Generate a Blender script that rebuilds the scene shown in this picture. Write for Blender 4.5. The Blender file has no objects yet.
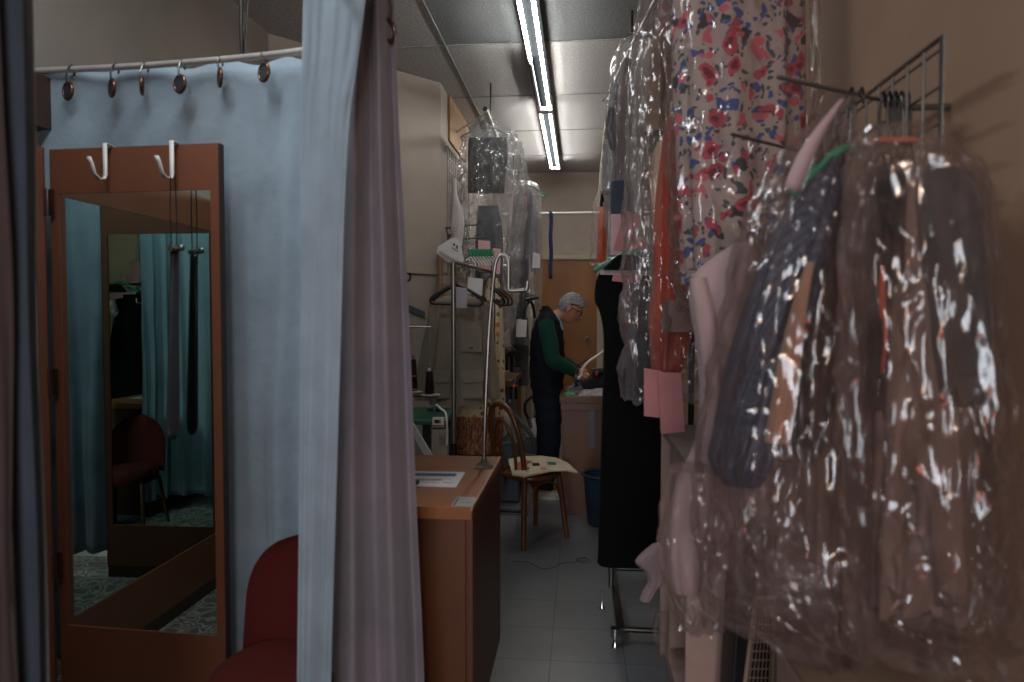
import bpy, bmesh, math, random
from mathutils import Vector, Matrix, noise, Euler
random.seed(7)
PI = math.pi
SC = bpy.context.scene
COL = SC.collection
V = Vector

# ------------------------------------------------------------------ camera
YAW = math.radians(5.55); PITCH = math.radians(2.05); F = 700.0
EYE = V((0, 0, 1.5))
cam = bpy.data.objects.new('camera', bpy.data.cameras.new('camera')); COL.objects.link(cam)
cam.location = EYE
cam.rotation_euler = (PI/2 - PITCH, 0, YAW)
cam.data.sensor_width = 36.0; cam.data.lens = F/1024*36
cam.data.clip_start = .05; cam.data.clip_end = 60
cam.data.dof.use_dof = True; cam.data.dof.focus_distance = 5.7; cam.data.dof.aperture_fstop = 2.5
SC.camera = cam

# ------------------------------------------------------------------ exposure and light
SC.view_settings.view_transform = 'Standard'; SC.view_settings.look = 'None'
SC.view_settings.gamma = 1.0; SC.view_settings.use_curve_mapping = False
SC.view_settings.exposure = 1.25
SC.cycles.max_bounces = 12; SC.cycles.glossy_bounces = 8; SC.cycles.diffuse_bounces = 4
SC.cycles.transparent_max_bounces = 32; SC.cycles.caustics_reflective = False; SC.cycles.caustics_refractive = False
w = bpy.data.worlds.new('world'); SC.world = w; w.use_nodes = True
w.node_tree.nodes['Background'].inputs[0].default_value = (.62, .72, .85, 1)
w.node_tree.nodes['Background'].inputs[1].default_value = .6
def area(name, loc, target, size, sizey, power, color):
    l = bpy.data.lights.new(name, 'AREA'); l.shape = 'RECTANGLE'; l.size = size; l.size_y = sizey
    l.energy = power; l.color = color
    o = bpy.data.objects.new(name, l); COL.objects.link(o); o.location = loc
    o.rotation_euler = (V(target) - V(loc)).to_track_quat('-Z', 'Y').to_euler()
    return o
area('shop_window_daylight', (-.25, -2.3, 1.75), (-.3, 2.5, 1.4), 1.2, 1.2, 24, (.90, .93, 1.0))
area('fitting_room_fill', (-1.25, 1.75, 3.36), (-1.2, 1.9, 0), .16, 1.2, 9, (.92, .96, 1.0))  # added fill light to brighten the fitting room, no fixture modelled
area('warm_shop_lamp', (.2, -1.7, 2.3), (.9, 1.8, 1.3), .3, .3, 7, (1.0, .70, .50))
area('orange_glint_light', (-.75, -1.9, .95), (.7, 1.5, 1.2), .45, .12, 1.3, (1.0, .16, .04))  # unseen orange light added for glints on the plastic, no sign modelled

# ------------------------------------------------------------------ pixel -> world
_f = V((-math.sin(YAW)*math.cos(PITCH), math.cos(YAW)*math.cos(PITCH), -math.sin(PITCH)))
_r = V((math.cos(YAW), math.sin(YAW), 0)); _u = _r.cross(_f)
FH = V((-math.sin(YAW), math.cos(YAW), 0))
def ray(px, py): return _f + _r*((px-512)/F) + _u*((341-py)/F)
def at(px, py, d):                 # point at horizontal depth d (metres ahead of the lens)
    v = ray(px, py); return EYE + v*(d/v.dot(FH))
def atY(px, py, Y):
    v = ray(px, py); return EYE + v*(Y/v.y)
def atX(px, py, X):
    v = ray(px, py); return EYE + v*(X/v.x)
def atZ(px, py, z):
    v = ray(px, py); return EYE + v*((z-1.5)/v.z)

# ------------------------------------------------------------------ materials
def lin(c):
    if isinstance(c, str):
        c = [int(c[i:i+2], 16)/255 for i in (0, 2, 4)]
    return tuple(x/12.92 if x <= .04045 else ((x+.055)/1.055)**2.4 for x in c) + (1,)
class NT:
    def __init__(s, name):
        s.m = bpy.data.materials.new(name); s.m.use_nodes = True
        s.t = s.m.node_tree; s.n = s.t.nodes; s.b = s.n['Principled BSDF']; s.out = s.n['Material Output']
    def new(s, t, **k):
        n = s.n.new(t)
        for a, b in k.items():
            if a in n.inputs: n.inputs[a].default_value = b
            else: setattr(n, a, b)
        return n
    def link(s, a, b): s.t.links.new(a, b)
    def coord(s, scale=(1, 1, 1), loc=(0, 0, 0), rot=(0, 0, 0)):
        tc = s.new('ShaderNodeTexCoord'); mp = s.new('ShaderNodeMapping')
        mp.inputs['Scale'].default_value = scale; mp.inputs['Location'].default_value = loc; mp.inputs['Rotation'].default_value = rot
        s.link(tc.outputs['Object'], mp.inputs[0]); return mp.outputs[0]
    def ramp(s, src, stops, interp='LINEAR'):
        r = s.new('ShaderNodeValToRGB'); r.color_ramp.interpolation = interp
        e = r.color_ramp.elements
        while len(e) < len(stops): e.new(.5)
        for x, (p, c) in zip(e, stops): x.position = p; x.color = c
        s.link(src, r.inputs[0]); return r.outputs[0]
    def noise(s, vec, scale, detail=3, rough=.55):
        n = s.new('ShaderNodeTexNoise', Scale=scale, Detail=detail, Roughness=rough); s.link(vec, n.inputs['Vector']); return n.outputs[0]
    def bump(s, h, strength, dist=.01):
        b = s.new('ShaderNodeBump', Strength=strength, Distance=dist); s.link(h, b.inputs['Height']); s.link(b.outputs[0], s.b.inputs['Normal']); return b.outputs[0]
    def mix(s, fac, a, b):
        m = s.new('ShaderNodeMix', data_type='RGBA')
        if hasattr(fac, 'links'): s.link(fac, m.inputs[0])
        else: m.inputs[0].default_value = fac
        for q, i in ((a, 6), (b, 7)):
            if hasattr(q, 'links'): s.link(q, m.inputs[i])
            else: m.inputs[i].default_value = q
        return m.outputs[2]
def plain(name, c, rough=.5, metal=0, var=.08, scale=8, bump=0, bscale=60, spec=.5, stretch=(1, 1, 1)):
    k = NT(name); c = lin(c); co = k.coord(stretch)
    a = tuple(max(0, x*(1-var*2)) for x in c[:3]) + (1,); b = tuple(min(1, x*(1+var*2)) for x in c[:3]) + (1,)
    col = k.ramp(k.noise(co, scale), [(.3, a), (.7, b)])
    k.link(col, k.b.inputs['Base Color']); k.b.inputs['Roughness'].default_value = rough
    k.b.inputs['Metallic'].default_value = metal; k.b.inputs['Specular IOR Level'].default_value = spec
    if bump: k.bump(k.noise(co, bscale, 4), bump, .004)
    return k.m
def cloth(name, c, var=.07, weave=900, sheen=.2, rough=.85, bump=.25, transl=0):
    k = NT(name); c = lin(c); co = k.coord()
    a = tuple(x*(1-var*2) for x in c[:3]) + (1,); b = tuple(min(1, x*(1+var*2)) for x in c[:3]) + (1,)
    k.link(k.ramp(k.noise(co, 5), [(.3, a), (.7, b)]), k.b.inputs['Base Color'])
    k.b.inputs['Roughness'].default_value = rough; k.b.inputs['Specular IOR Level'].default_value = .2
    k.b.inputs['Sheen Weight'].default_value = sheen
    k.bump(k.noise(co, 35, 5), bump, .01)
    if transl:
        tr = k.new('ShaderNodeBsdfTranslucent'); tr.inputs[0].default_value = c
        mx = k.new('ShaderNodeMixShader'); mx.inputs[0].default_value = transl
        k.link(k.b.outputs[0], mx.inputs[1]); k.link(tr.outputs[0], mx.inputs[2]); k.link(mx.outputs[0], k.out.inputs[0])
    return k.m
def wood(name, c1, c2, rough=.35, scale=3, axis=(1, 1, 12), bump=.1):
    k = NT(name); co = k.coord(axis)
    n = k.noise(co, scale, 6, .65)
    k.link(k.ramp(n, [(.3, lin(c1)), (.7, lin(c2))]), k.b.inputs['Base Color'])
    k.b.inputs['Roughness'].default_value = rough
    k.bump(n, bump, .003); return k.m
def emis(name, c, s):
    k = NT(name); k.b.inputs['Emission Color'].default_value = lin(c); k.b.inputs['Emission Strength'].default_value = s
    k.b.inputs['Base Color'].default_value = lin(c); return k.m
def film(name, tint, milk=.10, gloss=.16, rough=.16, bscale=14, bstr=.9, stretch=(1, 1, .35), seed=0):
    k = NT(name); k.n.remove(k.b); co = k.coord(stretch, (seed, seed*.7, seed*.3))
    n1 = k.noise(co, bscale, 3, .6); v = k.new('ShaderNodeTexVoronoi', Scale=bscale*.9); v.feature = 'F1'
    nn = k.new('ShaderNodeTexNoise', Scale=4.0); k.link(co, nn.inputs['Vector'])
    mm = k.new('ShaderNodeMix', data_type='RGBA'); mm.inputs[0].default_value = .25; k.link(co, mm.inputs[6]); k.link(nn.outputs[1], mm.inputs[7])
    k.link(mm.outputs[2], v.inputs['Vector'])
    ad = k.new('ShaderNodeMath', operation='ADD'); k.link(n1, ad.inputs[0]); k.link(v.outputs['Distance'], ad.inputs[1])
    bp = k.new('ShaderNodeBump', Strength=bstr, Distance=.03); k.link(ad.outputs[0], bp.inputs['Height'])
    tr = k.new('ShaderNodeBsdfTransparent'); tr.inputs[0].default_value = (.97, .97, .97, 1)
    gl = k.new('ShaderNodeBsdfGlossy'); gl.inputs['Roughness'].default_value = rough; gl.inputs[0].default_value = (1, 1, 1, 1); k.link(bp.outputs[0], gl.inputs['Normal'])
    df = k.new('ShaderNodeBsdfDiffuse'); df.inputs[0].default_value = lin(tint); k.link(bp.outputs[0], df.inputs['Normal'])
    tl = k.new('ShaderNodeBsdfTranslucent'); tl.inputs[0].default_value = lin(tint)
    m0 = k.new('ShaderNodeMixShader'); m0.inputs[0].default_value = .5; k.link(df.outputs[0], m0.inputs[1]); k.link(tl.outputs[0], m0.inputs[2])
    lw = k.new('ShaderNodeLayerWeight', Blend=.35); k.link(bp.outputs[0], lw.inputs['Normal'])
    mr = k.new('ShaderNodeMapRange'); mr.inputs[3].default_value = milk; mr.inputs[4].default_value = min(1, milk+.3); k.link(lw.outputs['Facing'], mr.inputs[0])
    st = k.ramp(k.noise(k.coord((1, 1, .22), (seed, 2, 1)), 26, 4, .7), [(.55, (0, 0, 0, 1)), (.75, (.13, .13, .13, 1))]); sm_ = k.new('ShaderNodeMath', operation='ADD'); sm_.use_clamp = True; k.link(mr.outputs[0], sm_.inputs[0]); k.link(st, sm_.inputs[1])
    m1 = k.new('ShaderNodeMixShader'); k.link(sm_.outputs[0], m1.inputs[0]); k.link(tr.outputs[0], m1.inputs[1]); k.link(m0.outputs[0], m1.inputs[2])
    mg = k.new('ShaderNodeMapRange'); mg.inputs[3].default_value = gloss*.5; mg.inputs[4].default_value = min(1, gloss+.32); k.link(lw.outputs['Fresnel'], mg.inputs[0])
    m2 = k.new('ShaderNodeMixShader'); k.link(mg.outputs[0], m2.inputs[0]); k.link(m1.outputs[0], m2.inputs[1]); k.link(gl.outputs[0], m2.inputs[2])
    k.link(m2.outputs[0], k.out.inputs[0]); return k.m

def floral():
    k = NT('floral_print'); co0 = k.coord((1, 1, 1))
    nn = k.new('ShaderNodeTexNoise', Scale=9.0, Detail=3.0); k.link(co0, nn.inputs['Vector'])
    mm = k.new('ShaderNodeMix', data_type='RGBA'); mm.inputs[0].default_value = .13; k.link(co0, mm.inputs[6]); k.link(nn.outputs[1], mm.inputs[7]); co = mm.outputs[2]
    col = lin('ab9a94')
    def spots(scale, thr, c, prev, prob, seed):
        mp = k.new('ShaderNodeMapping'); mp.inputs['Location'].default_value = (seed, seed*1.7, seed*.6); k.link(co, mp.inputs[0])
        v = k.new('ShaderNodeTexVoronoi', Scale=scale); k.link(mp.outputs[0], v.inputs['Vector'])
        lt = k.new('ShaderNodeMath', operation='LESS_THAN'); lt.inputs[1].default_value = thr; k.link(v.outputs['Distance'], lt.inputs[0])
        sp = k.new('ShaderNodeSeparateColor'); k.link(v.outputs['Color'], sp.inputs[0])
        l2 = k.new('ShaderNodeMath', operation='LESS_THAN'); l2.inputs[1].default_value = prob; k.link(sp.outputs[0], l2.inputs[0])
        mu = k.new('ShaderNodeMath', operation='MULTIPLY'); k.link(lt.outputs[0], mu.inputs[0]); k.link(l2.outputs[0], mu.inputs[1])
        return k.mix(mu.outputs[0], prev, lin(c))
    c = spots(50, .42, '3a4a52', col, .5, 1)
    c = spots(30, .40, '35508c', c, .42, 4.2)
    c = spots(16, .36, '2c333a', c, .3, 8.2)
    c = spots(16, .42, 'b04656', c, .55, 2.3)
    c = spots(16, .22, '6e2030', c, .55, 2.3)
    c = spots(20, .32, 'c2606a', c, .3, 6.3)
    k.link(c, k.b.inputs['Base Color']); k.b.inputs['Roughness'].default_value = .8
    k.bump(k.noise(co0, 30, 4), .2, .01); return k.m
def dotted():
    k = NT('dotted_navy'); co = k.coord((1, 1, 1), rot=(0, 0, .2))
    v = k.new('ShaderNodeTexVoronoi', Scale=170.0, Randomness=.15); k.link(co, v.inputs['Vector'])
    lt = k.new('ShaderNodeMath', operation='LESS_THAN'); lt.inputs[1].default_value = .3; k.link(v.outputs['Distance'], lt.inputs[0])
    k.link(k.mix(lt.outputs[0], lin('1d2638'), lin('58647c')), k.b.inputs['Base Color']); k.b.inputs['Roughness'].default_value = .6
    k.bump(k.noise(co, 30, 4), .2, .01); return k.m
def scarf_print():
    k = NT('orange_scarf_print'); co = k.coord((1, 1, 1))
    v = k.new('ShaderNodeTexVoronoi', Scale=22.0); k.link(co, v.inputs['Vector'])
    sp = k.new('ShaderNodeSeparateColor'); k.link(v.outputs['Color'], sp.inputs[0])
    c = k.ramp(sp.outputs[0], [(0, lin('cfc3a0')), (.45, lin('c8743a')), (.62, lin('5c7a4c')), (.74, lin('d3c8a8')), (.9, lin('8c3c20'))], 'CONSTANT')
    lt = k.new('ShaderNodeMath', operation='LESS_THAN'); lt.inputs[1].default_value = .45; k.link(v.outputs['Distance'], lt.inputs[0])
    k.link(k.mix(lt.outputs[0], lin('cabfa0'), c), k.b.inputs['Base Color']); k.b.inputs['Roughness'].default_value = .8
    return k.m
def carpet_mat():
    k = NT('damask_carpet'); co = k.coord((1, 1, 1))
    nn = k.new('ShaderNodeTexNoise', Scale=9.0, Detail=1.0); k.link(co, nn.inputs['Vector'])
    mm = k.new('ShaderNodeMix', data_type='RGBA'); mm.inputs[0].default_value = .12; k.link(co, mm.inputs[6]); k.link(nn.outputs[1], mm.inputs[7])
    v = k.new('ShaderNodeTexVoronoi', Scale=9.0, Randomness=.35); v.feature = 'DISTANCE_TO_EDGE'; k.link(mm.outputs[2], v.inputs['Vector'])
    s = k.new('ShaderNodeMath', operation='MULTIPLY'); s.inputs[1].default_value = 26; k.link(v.outputs[0], s.inputs[0])
    sn = k.new('ShaderNodeMath', operation='SINE'); k.link(s.outputs[0], sn.inputs[0])
    c = k.ramp(sn.outputs[0], [(.0, lin('5c5955')), (.6, lin('5e5a56')), (.8, lin('958f84'))])
    k.link(c, k.b.inputs['Base Color']); k.b.inputs['Roughness'].default_value = .95
    k.bump(k.noise(co, 300, 2), .4, .004); return k.m
def floor_mat():
    k = NT('vinyl_tile_floor'); co = k.coord((1, 1, 1), (.123, -3.0+.322*9, 0))
    b = k.new('ShaderNodeTexBrick'); b.offset = 0; b.inputs['Scale'].default_value = 1
    b.inputs['Brick Width'].default_value = .322; b.inputs['Row Height'].default_value = .322; b.inputs['Mortar Size'].default_value = .0022
    b.inputs['Color1'].default_value = lin('70757a'); b.inputs['Color2'].default_value = lin('686d72'); b.inputs['Mortar'].default_value = lin('3c3f42')
    k.link(co, b.inputs['Vector'])
    n = k.noise(k.coord((1, 1, 1)), 3, 6, .7)
    c = k.mix(k.ramp(n, [(.35, (0, 0, 0, 1)), (.8, (.6, .6, .6, 1))]), b.outputs[0], lin('4c4e50'))
    d = k.ramp(k.noise(k.coord((1, 1, 1), (3, 3, 3)), 45, 3, .6), [(.70, (0, 0, 0, 1)), (.76, (1, 1, 1, 1))])
    k.link(k.mix(d, c, lin('37393a')), k.b.inputs['Base Color'])
    k.b.inputs['Roughness'].default_value = .34; k.bump(k.noise(co, 20, 3), .05, .003); return k.m
def tile_mat(name, c):
    k = NT(name); co = k.coord()
    n = k.noise(co, 70, 4, .7)
    k.link(k.ramp(n, [(.35, lin([x*.74 for x in c])), (.55, lin(c))]), k.b.inputs['Base Color']); k.b.inputs['Roughness'].default_value = .95
    k.bump(n, .8, .006); return k.m
M = {}
M['floor'] = floor_mat(); M['carpet'] = carpet_mat(); M['floral'] = floral(); M['dotted'] = dotted(); M['scarf'] = scarf_print()
M['ceil_a'] = tile_mat('ceiling_tile_pale', (.72, .72, .72)); M['ceil_b'] = tile_mat('ceiling_tile_grey', (.46, .48, .49))
M['wall'] = plain('painted_wall', 'a89f97', .8, var=.04, scale=2.5, bump=.15, bscale=90)
M['wall_r'] = plain('painted_wall_tan', 'a2856f', .75, var=.05, scale=2, bump=.15, bscale=90)
M['wall_dark'] = plain('painted_wall_grey', '847e76', .85, var=.04, scale=2.5, bump=.1, bscale=90)
M['trim'] = plain('cream_trim', 'b0a795', .6, var=.03)
M['door'] = wood('brown_door_veneer', '74481f', '98662f', .45, 2, (1.2, 1, .35), .05)
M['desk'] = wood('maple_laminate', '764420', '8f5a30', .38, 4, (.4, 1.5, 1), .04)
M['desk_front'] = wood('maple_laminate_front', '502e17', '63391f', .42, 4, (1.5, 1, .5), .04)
M['desk_edge'] = plain('pale_wood_edge', 'cdb092', .5)
M['brown_frame'] = plain('rust_brown_laminate', '7a4c37', .45, var=.05, scale=3)
M['dark_frame'] = plain('dark_brown_edge', '3c2a22', .5)
k = NT('mirror_glass'); k.b.inputs['Base Color'].default_value = lin('cfe0dc'); k.b.inputs['Metallic'].default_value = 1; k.b.inputs['Roughness'].default_value = .0
M['mirror'] = k.m
M['curtain'] = cloth('blue_curtain_cloth', '95a7b4', transl=.12, sheen=.3)
M['curtain_shaded'] = cloth('shaded_slate_curtain', '353e4a', sheen=.1); M['mauve_shaded'] = cloth('shaded_mauve_edge', '403535')  # shade on the near-left curtain's camera side, put into the cloth colour
M['lining'] = cloth('mauve_curtain_lining', '8c868f', transl=.15, sheen=.3)
M['rail'] = plain('bright_rail', 'c4c0bc', .3, .5)
M['chrome'] = plain('chrome', 'c8c8c8', .15, 1, var=.03)
M['steel'] = plain('brushed_steel', '8e8e8c', .35, 1, var=.05)
M['dsteel'] = plain('dark_steel', '4a4a48', .35, 1, var=.05)
M['bronze'] = plain('bronze_ring', '6a4a3a', .35, .8)
M['white'] = plain('white_enamel', 'd8d6d2', .4, var=.02)
M['grey'] = plain('grey_enamel', '5c6268', .45, var=.05)
M['bluegrey'] = plain('blue_grey_enamel', '4a5862', .45, var=.05)
M['black'] = plain('black_plastic', '141414', .4, var=.1)
M['blackcloth'] = cloth('black_crepe', '060606', bump=.1, sheen=.0, rough=.95)
M['charcoal'] = cloth('charcoal_suiting', '15181b', sheen=.05)
M['satin'] = plain('black_satin', '18191c', .28, bump=.4, bscale=18)
M['darkjacket'] = cloth('dark_grey_wool', '3a3c3e')
M['slate'] = cloth('slate_blue_wool', '3e4854')
M['lightblue'] = cloth('light_blue_cotton', '8796ac')
M['velvet'] = cloth('burgundy_velvet', '4a1713', sheen=.0, rough=.85)
M['pinkblouse'] = cloth('pale_pink_chiffon', 'c6aeae', transl=.35)
M['khaki'] = cloth('khaki_cotton', '7d766a', var=.05)
M['khakid'] = cloth('khaki_cotton_shadowed_seam', '3f3d38')
M['sweater'] = cloth('bottle_green_knit', '0d3c31', bump=.4, sheen=.05)
M['vest'] = cloth('navy_quilted_vest', '10141e', sheen=0)
M['jeans'] = cloth('dark_denim', '141b24', sheen=0)
M['orange'] = cloth('orange_satin_cloth', 'd0573a', transl=.25, rough=.5)
M['burlap'] = cloth('tan_tweed', '8a6a55', var=.15, bump=.6)
M['taupe'] = cloth('taupe_crepe', '7a625a', var=.1)
M['tan'] = cloth('tan_canvas', '9a7460')
M['cream'] = cloth('cream_cloth', 'cbc0a8')
M['whitecloth'] = cloth('white_poplin', 'cfcdca', transl=.2)
M['pinkpaper'] = plain('pink_ticket_paper', 'bd8080', .8, var=.05)
M['pinkpaper2'] = plain('light_pink_ticket_paper', 'd2aab0', .8, var=.05)
M['paper'] = plain('white_paper', 'd6d6d8', .7, var=.02)
M['blueink'] = plain('blue_ink', '34508c', .7)
M['greyink'] = plain('grey_ink', '77787c', .7)
M['greenfoam'] = plain('green_hanger', '2c8560', .6)
M['mint'] = plain('mint_plastic_hanger', '2f7d61', .35)
M['greentop'] = plain('green_table_cover', '2f6650', .5)
M['board'] = wood('particle_board', '7e6040', 'a07c54', .7, 12, (1, 1, 1))
M['bench'] = wood('cherry_bench', '502c12', '643a1c', .4, 3, (1.2, 1, .5))
M['benchtop'] = wood('bench_top_edge', '4c321c', '74502e', .5, 6, (.3, 1, 1))
M['housing'] = plain('strip_light_housing', '24282b', .9, spec=0)
M['bentwood'] = wood('bent_beech', '46290f', '60391b', .3, 6, (1, 1, .5))
M['beige'] = plain('beige_laminate', 'b0958a', .5, var=.03)
M['beiged'] = plain('tan_laminate', '8f7a6a', .55, var=.03)
M['blueplastic'] = plain('blue_bin_plastic', '22384a', .4)
M['skin'] = plain('skin', 'b07c60', .55, var=.06)
M['hair'] = plain('silver_hair', '8a8c90', .6, var=.35, scale=60, bump=.6, bscale=250, stretch=(1, 1, 4))
k = NT('silver_hair_grade'); n_ = k.noise(k.coord((1, 1, 4)), 60, 4); k.link(k.ramp(n_, [(.35, lin('3c3d40')), (.6, lin('9a9ca0'))]), k.b.inputs['Base Color']); k.b.inputs['Roughness'].default_value = .6; k.bump(n_, .6, .006); M['hair'] = k.m
M['red'] = plain('red_plastic', 'a02c20', .4)
M['redcard'] = plain('red_card_edge', 'a04c3a', .6)
M['shoe'] = plain('grey_sneaker', '9a958e', .7)
M['sole'] = plain('cream_sole', 'c0baa8', .7)
M['film'] = film('clear_film', 'c8c4c8', .05, .07, bscale=10, bstr=.7)
M['film_w'] = film('warm_film', 'b89a92', .06, .055, rough=.12, bscale=9, bstr=.7, seed=3)
M['film_b'] = film('cool_film', 'ccd2da', .15, .12, bscale=11, seed=6)
M['tube_lit'] = emis('lit_tube', 'fffaf2', 16)
M['tube_off'] = plain('unlit_tube', 'b8bcc0', .3)
M['strap'] = cloth('blue_strap_cloth', '27375a')

# ------------------------------------------------------------------ mesh building
def tag(o, label=None, cat=None, group=None, kind=None):
    if label: o['label'] = label
    if cat: o['category'] = cat
    if group: o['group'] = group
    if kind: o['kind'] = kind
    return o
def thing(name, loc, label, cat, group=None, rz=0):
    o = bpy.data.objects.new(name, None); COL.objects.link(o); o.location = loc; o.rotation_euler = (0, 0, rz)
    o.empty_display_size = .05
    return tag(o, label, cat, group)
def world_loc(p):
    l = V((0, 0, 0))
    while p is not None: l = l + p.location; p = p.parent
    return l
class MB:
    def __init__(s): s.v = []; s.f = []; s.mi = []; s.cur = 0
    def add(s, vs, fs):
        b = len(s.v); s.v += [V(x) for x in vs]; s.f += [[i+b for i in f] for f in fs]; s.mi += [s.cur]*len(fs); return s
    def box(s, c, d, rot=None):
        c = V(c); R = rot if rot is not None else Matrix.Identity(3)
        if isinstance(R, tuple): R = Euler(R).to_matrix()
        vs = [c + R @ V((sx*d[0]/2, sy*d[1]/2, sz*d[2]/2)) for sx in (-1, 1) for sy in (-1, 1) for sz in (-1, 1)]
        return s.add(vs, [(0, 1, 3, 2), (4, 6, 7, 5), (0, 4, 5, 1), (2, 3, 7, 6), (0, 2, 6, 4), (1, 5, 7, 3)])
    def rings(s, rings, caps=True, closed=False):
        n = len(rings[0]); vs = [p for r in rings for p in r]; fs = []
        m = len(rings)
        for i in range(m if closed else m-1):
            j = (i+1) % m
            for a in range(n):
                b = (a+1) % n; fs.append((i*n+a, i*n+b, j*n+b, j*n+a))
        if caps and not closed: fs.append(tuple(range(n-1, -1, -1))); fs.append(tuple((m-1)*n+a for a in range(n)))
        return s.add(vs, fs)
    def tube(s, pts, r, n=10, closed=False, flat=1.0):
        pts = [V(p) for p in pts]; m = len(pts); rs = r if isinstance(r, (list, tuple)) else [r]*m
        T = []
        for i in range(m):
            a = pts[(i-1) % m] if (closed or i > 0) else pts[i]; b = pts[(i+1) % m] if (closed or i < m-1) else pts[i]
            T.append((b-a).normalized())
        up = V((0, 0, 1)) if abs(T[0].z) < .9 else V((0, 1, 0))
        N = (up - T[0]*up.dot(T[0])).normalized(); R = []
        for i in range(m):
            N = (N - T[i]*N.dot(T[i])).normalized(); B = T[i].cross(N)
            R.append([pts[i] + (N*math.cos(2*PI*k/n) + B*math.sin(2*PI*k/n)*flat)*rs[i] for k in range(n)])
        return s.rings(R, True, closed)
    def lathe(s, prof, c, n=24, caps=True):
        c = V(c); return s.rings([[c + V((r*math.cos(2*PI*k/n), r*math.sin(2*PI*k/n), z)) for k in range(n)] for r, z in prof], caps)
    def grid(s, G):
        m, n = len(G), len(G[0]); return s.add([p for r in G for p in r], [(i*n+j, i*n+j+1, (i+1)*n+j+1, (i+1)*n+j) for i in range(m-1) for j in range(n-1)])
    def ball(s, c, r, rot=None, nu=20, nv=12):
        c = V(c); r = V(r) if not isinstance(r, (int, float)) else V((r, r, r)); R = Euler(rot).to_matrix() if rot else Matrix.Identity(3)
        rings = []
        for i in range(nv+1):
            a = .02 + (PI-.04)*i/nv
            rings.append([c + R @ V((r.x*math.sin(a)*math.cos(2*PI*k/nu), r.y*math.sin(a)*math.sin(2*PI*k/nu), -r.z*math.cos(a))) for k in range(nu)])
        return s.rings(rings)
    def prism(s, poly, off):
        n = len(poly); off = V(off); a = [V(p) for p in poly]; b = [p+off for p in a]
        return s.add(a+b, [tuple(range(n-1, -1, -1)), tuple(range(n, 2*n))] + [(i, (i+1) % n, (i+1) % n+n, i+n) for i in range(n)])
    def build(s, name, mat, parent=None, smooth=True, bevel=0, solid=0, sub=0, tagged=None, origin=None):
        if origin is None:
            if parent is not None: origin = world_loc(parent)
            else:
                mn = V([min(p[i] for p in s.v) for i in range(3)]); mx = V([max(p[i] for p in s.v) for i in range(3)])
                origin = V(((mn.x+mx.x)/2, (mn.y+mx.y)/2, mn.z))
        par_w = world_loc(parent) if parent is not None else V((0, 0, 0))
        me = bpy.data.meshes.new(name); me.from_pydata([tuple(p-origin) for p in s.v], [], s.f)
        mats = mat if isinstance(mat, (list, tuple)) else [mat]
        for m_ in mats: me.materials.append(m_)
        for p, i in zip(me.polygons, s.mi): p.material_index = i
        bm = bmesh.new(); bm.from_mesh(me); bmesh.ops.recalc_face_normals(bm, faces=bm.faces); bm.to_mesh(me); bm.free()
        o = bpy.data.objects.new(name, me); COL.objects.link(o); o.parent = parent; o.location = origin - par_w
        if smooth: me.shade_smooth()
        if smooth and hasattr(me, 'set_sharp_from_angle'): me.set_sharp_from_angle(angle=math.radians(45))
        if bevel:
            b = o.modifiers.new('bevel', 'BEVEL'); b.width = bevel; b.segments = 2; b.limit_method = 'ANGLE'
        if solid:
            b = o.modifiers.new('solid', 'SOLIDIFY'); b.thickness = solid; b.offset = 0
        if sub:
            b = o.modifiers.new('sub', 'SUBSURF'); b.levels = sub; b.render_levels = sub
        if tagged: tag(o, *tagged)
        return o
def struct(mb, name, mat, **k):
    o = mb.build(name, mat, **k); o['kind'] = 'structure'; return o
def catmull(pts, n):
    pts = [V(p) for p in pts]; out = []; m = len(pts)-1
    for i in range(n):
        t = i/(n-1)*m; k = min(int(t), m-1); t -= k
        p0 = pts[max(k-1, 0)]; p1 = pts[k]; p2 = pts[k+1]; p3 = pts[min(k+2, m)]
        out.append(.5*((2*p1) + (p2-p0)*t + (2*p0-5*p1+4*p2-p3)*t*t + (3*p1-p0-3*p2+p3)*t**3))
    return out
def rowinterp(rows, n):
    return catmull(rows, n)      # rows as (y, xl, xr) vectors
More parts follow.
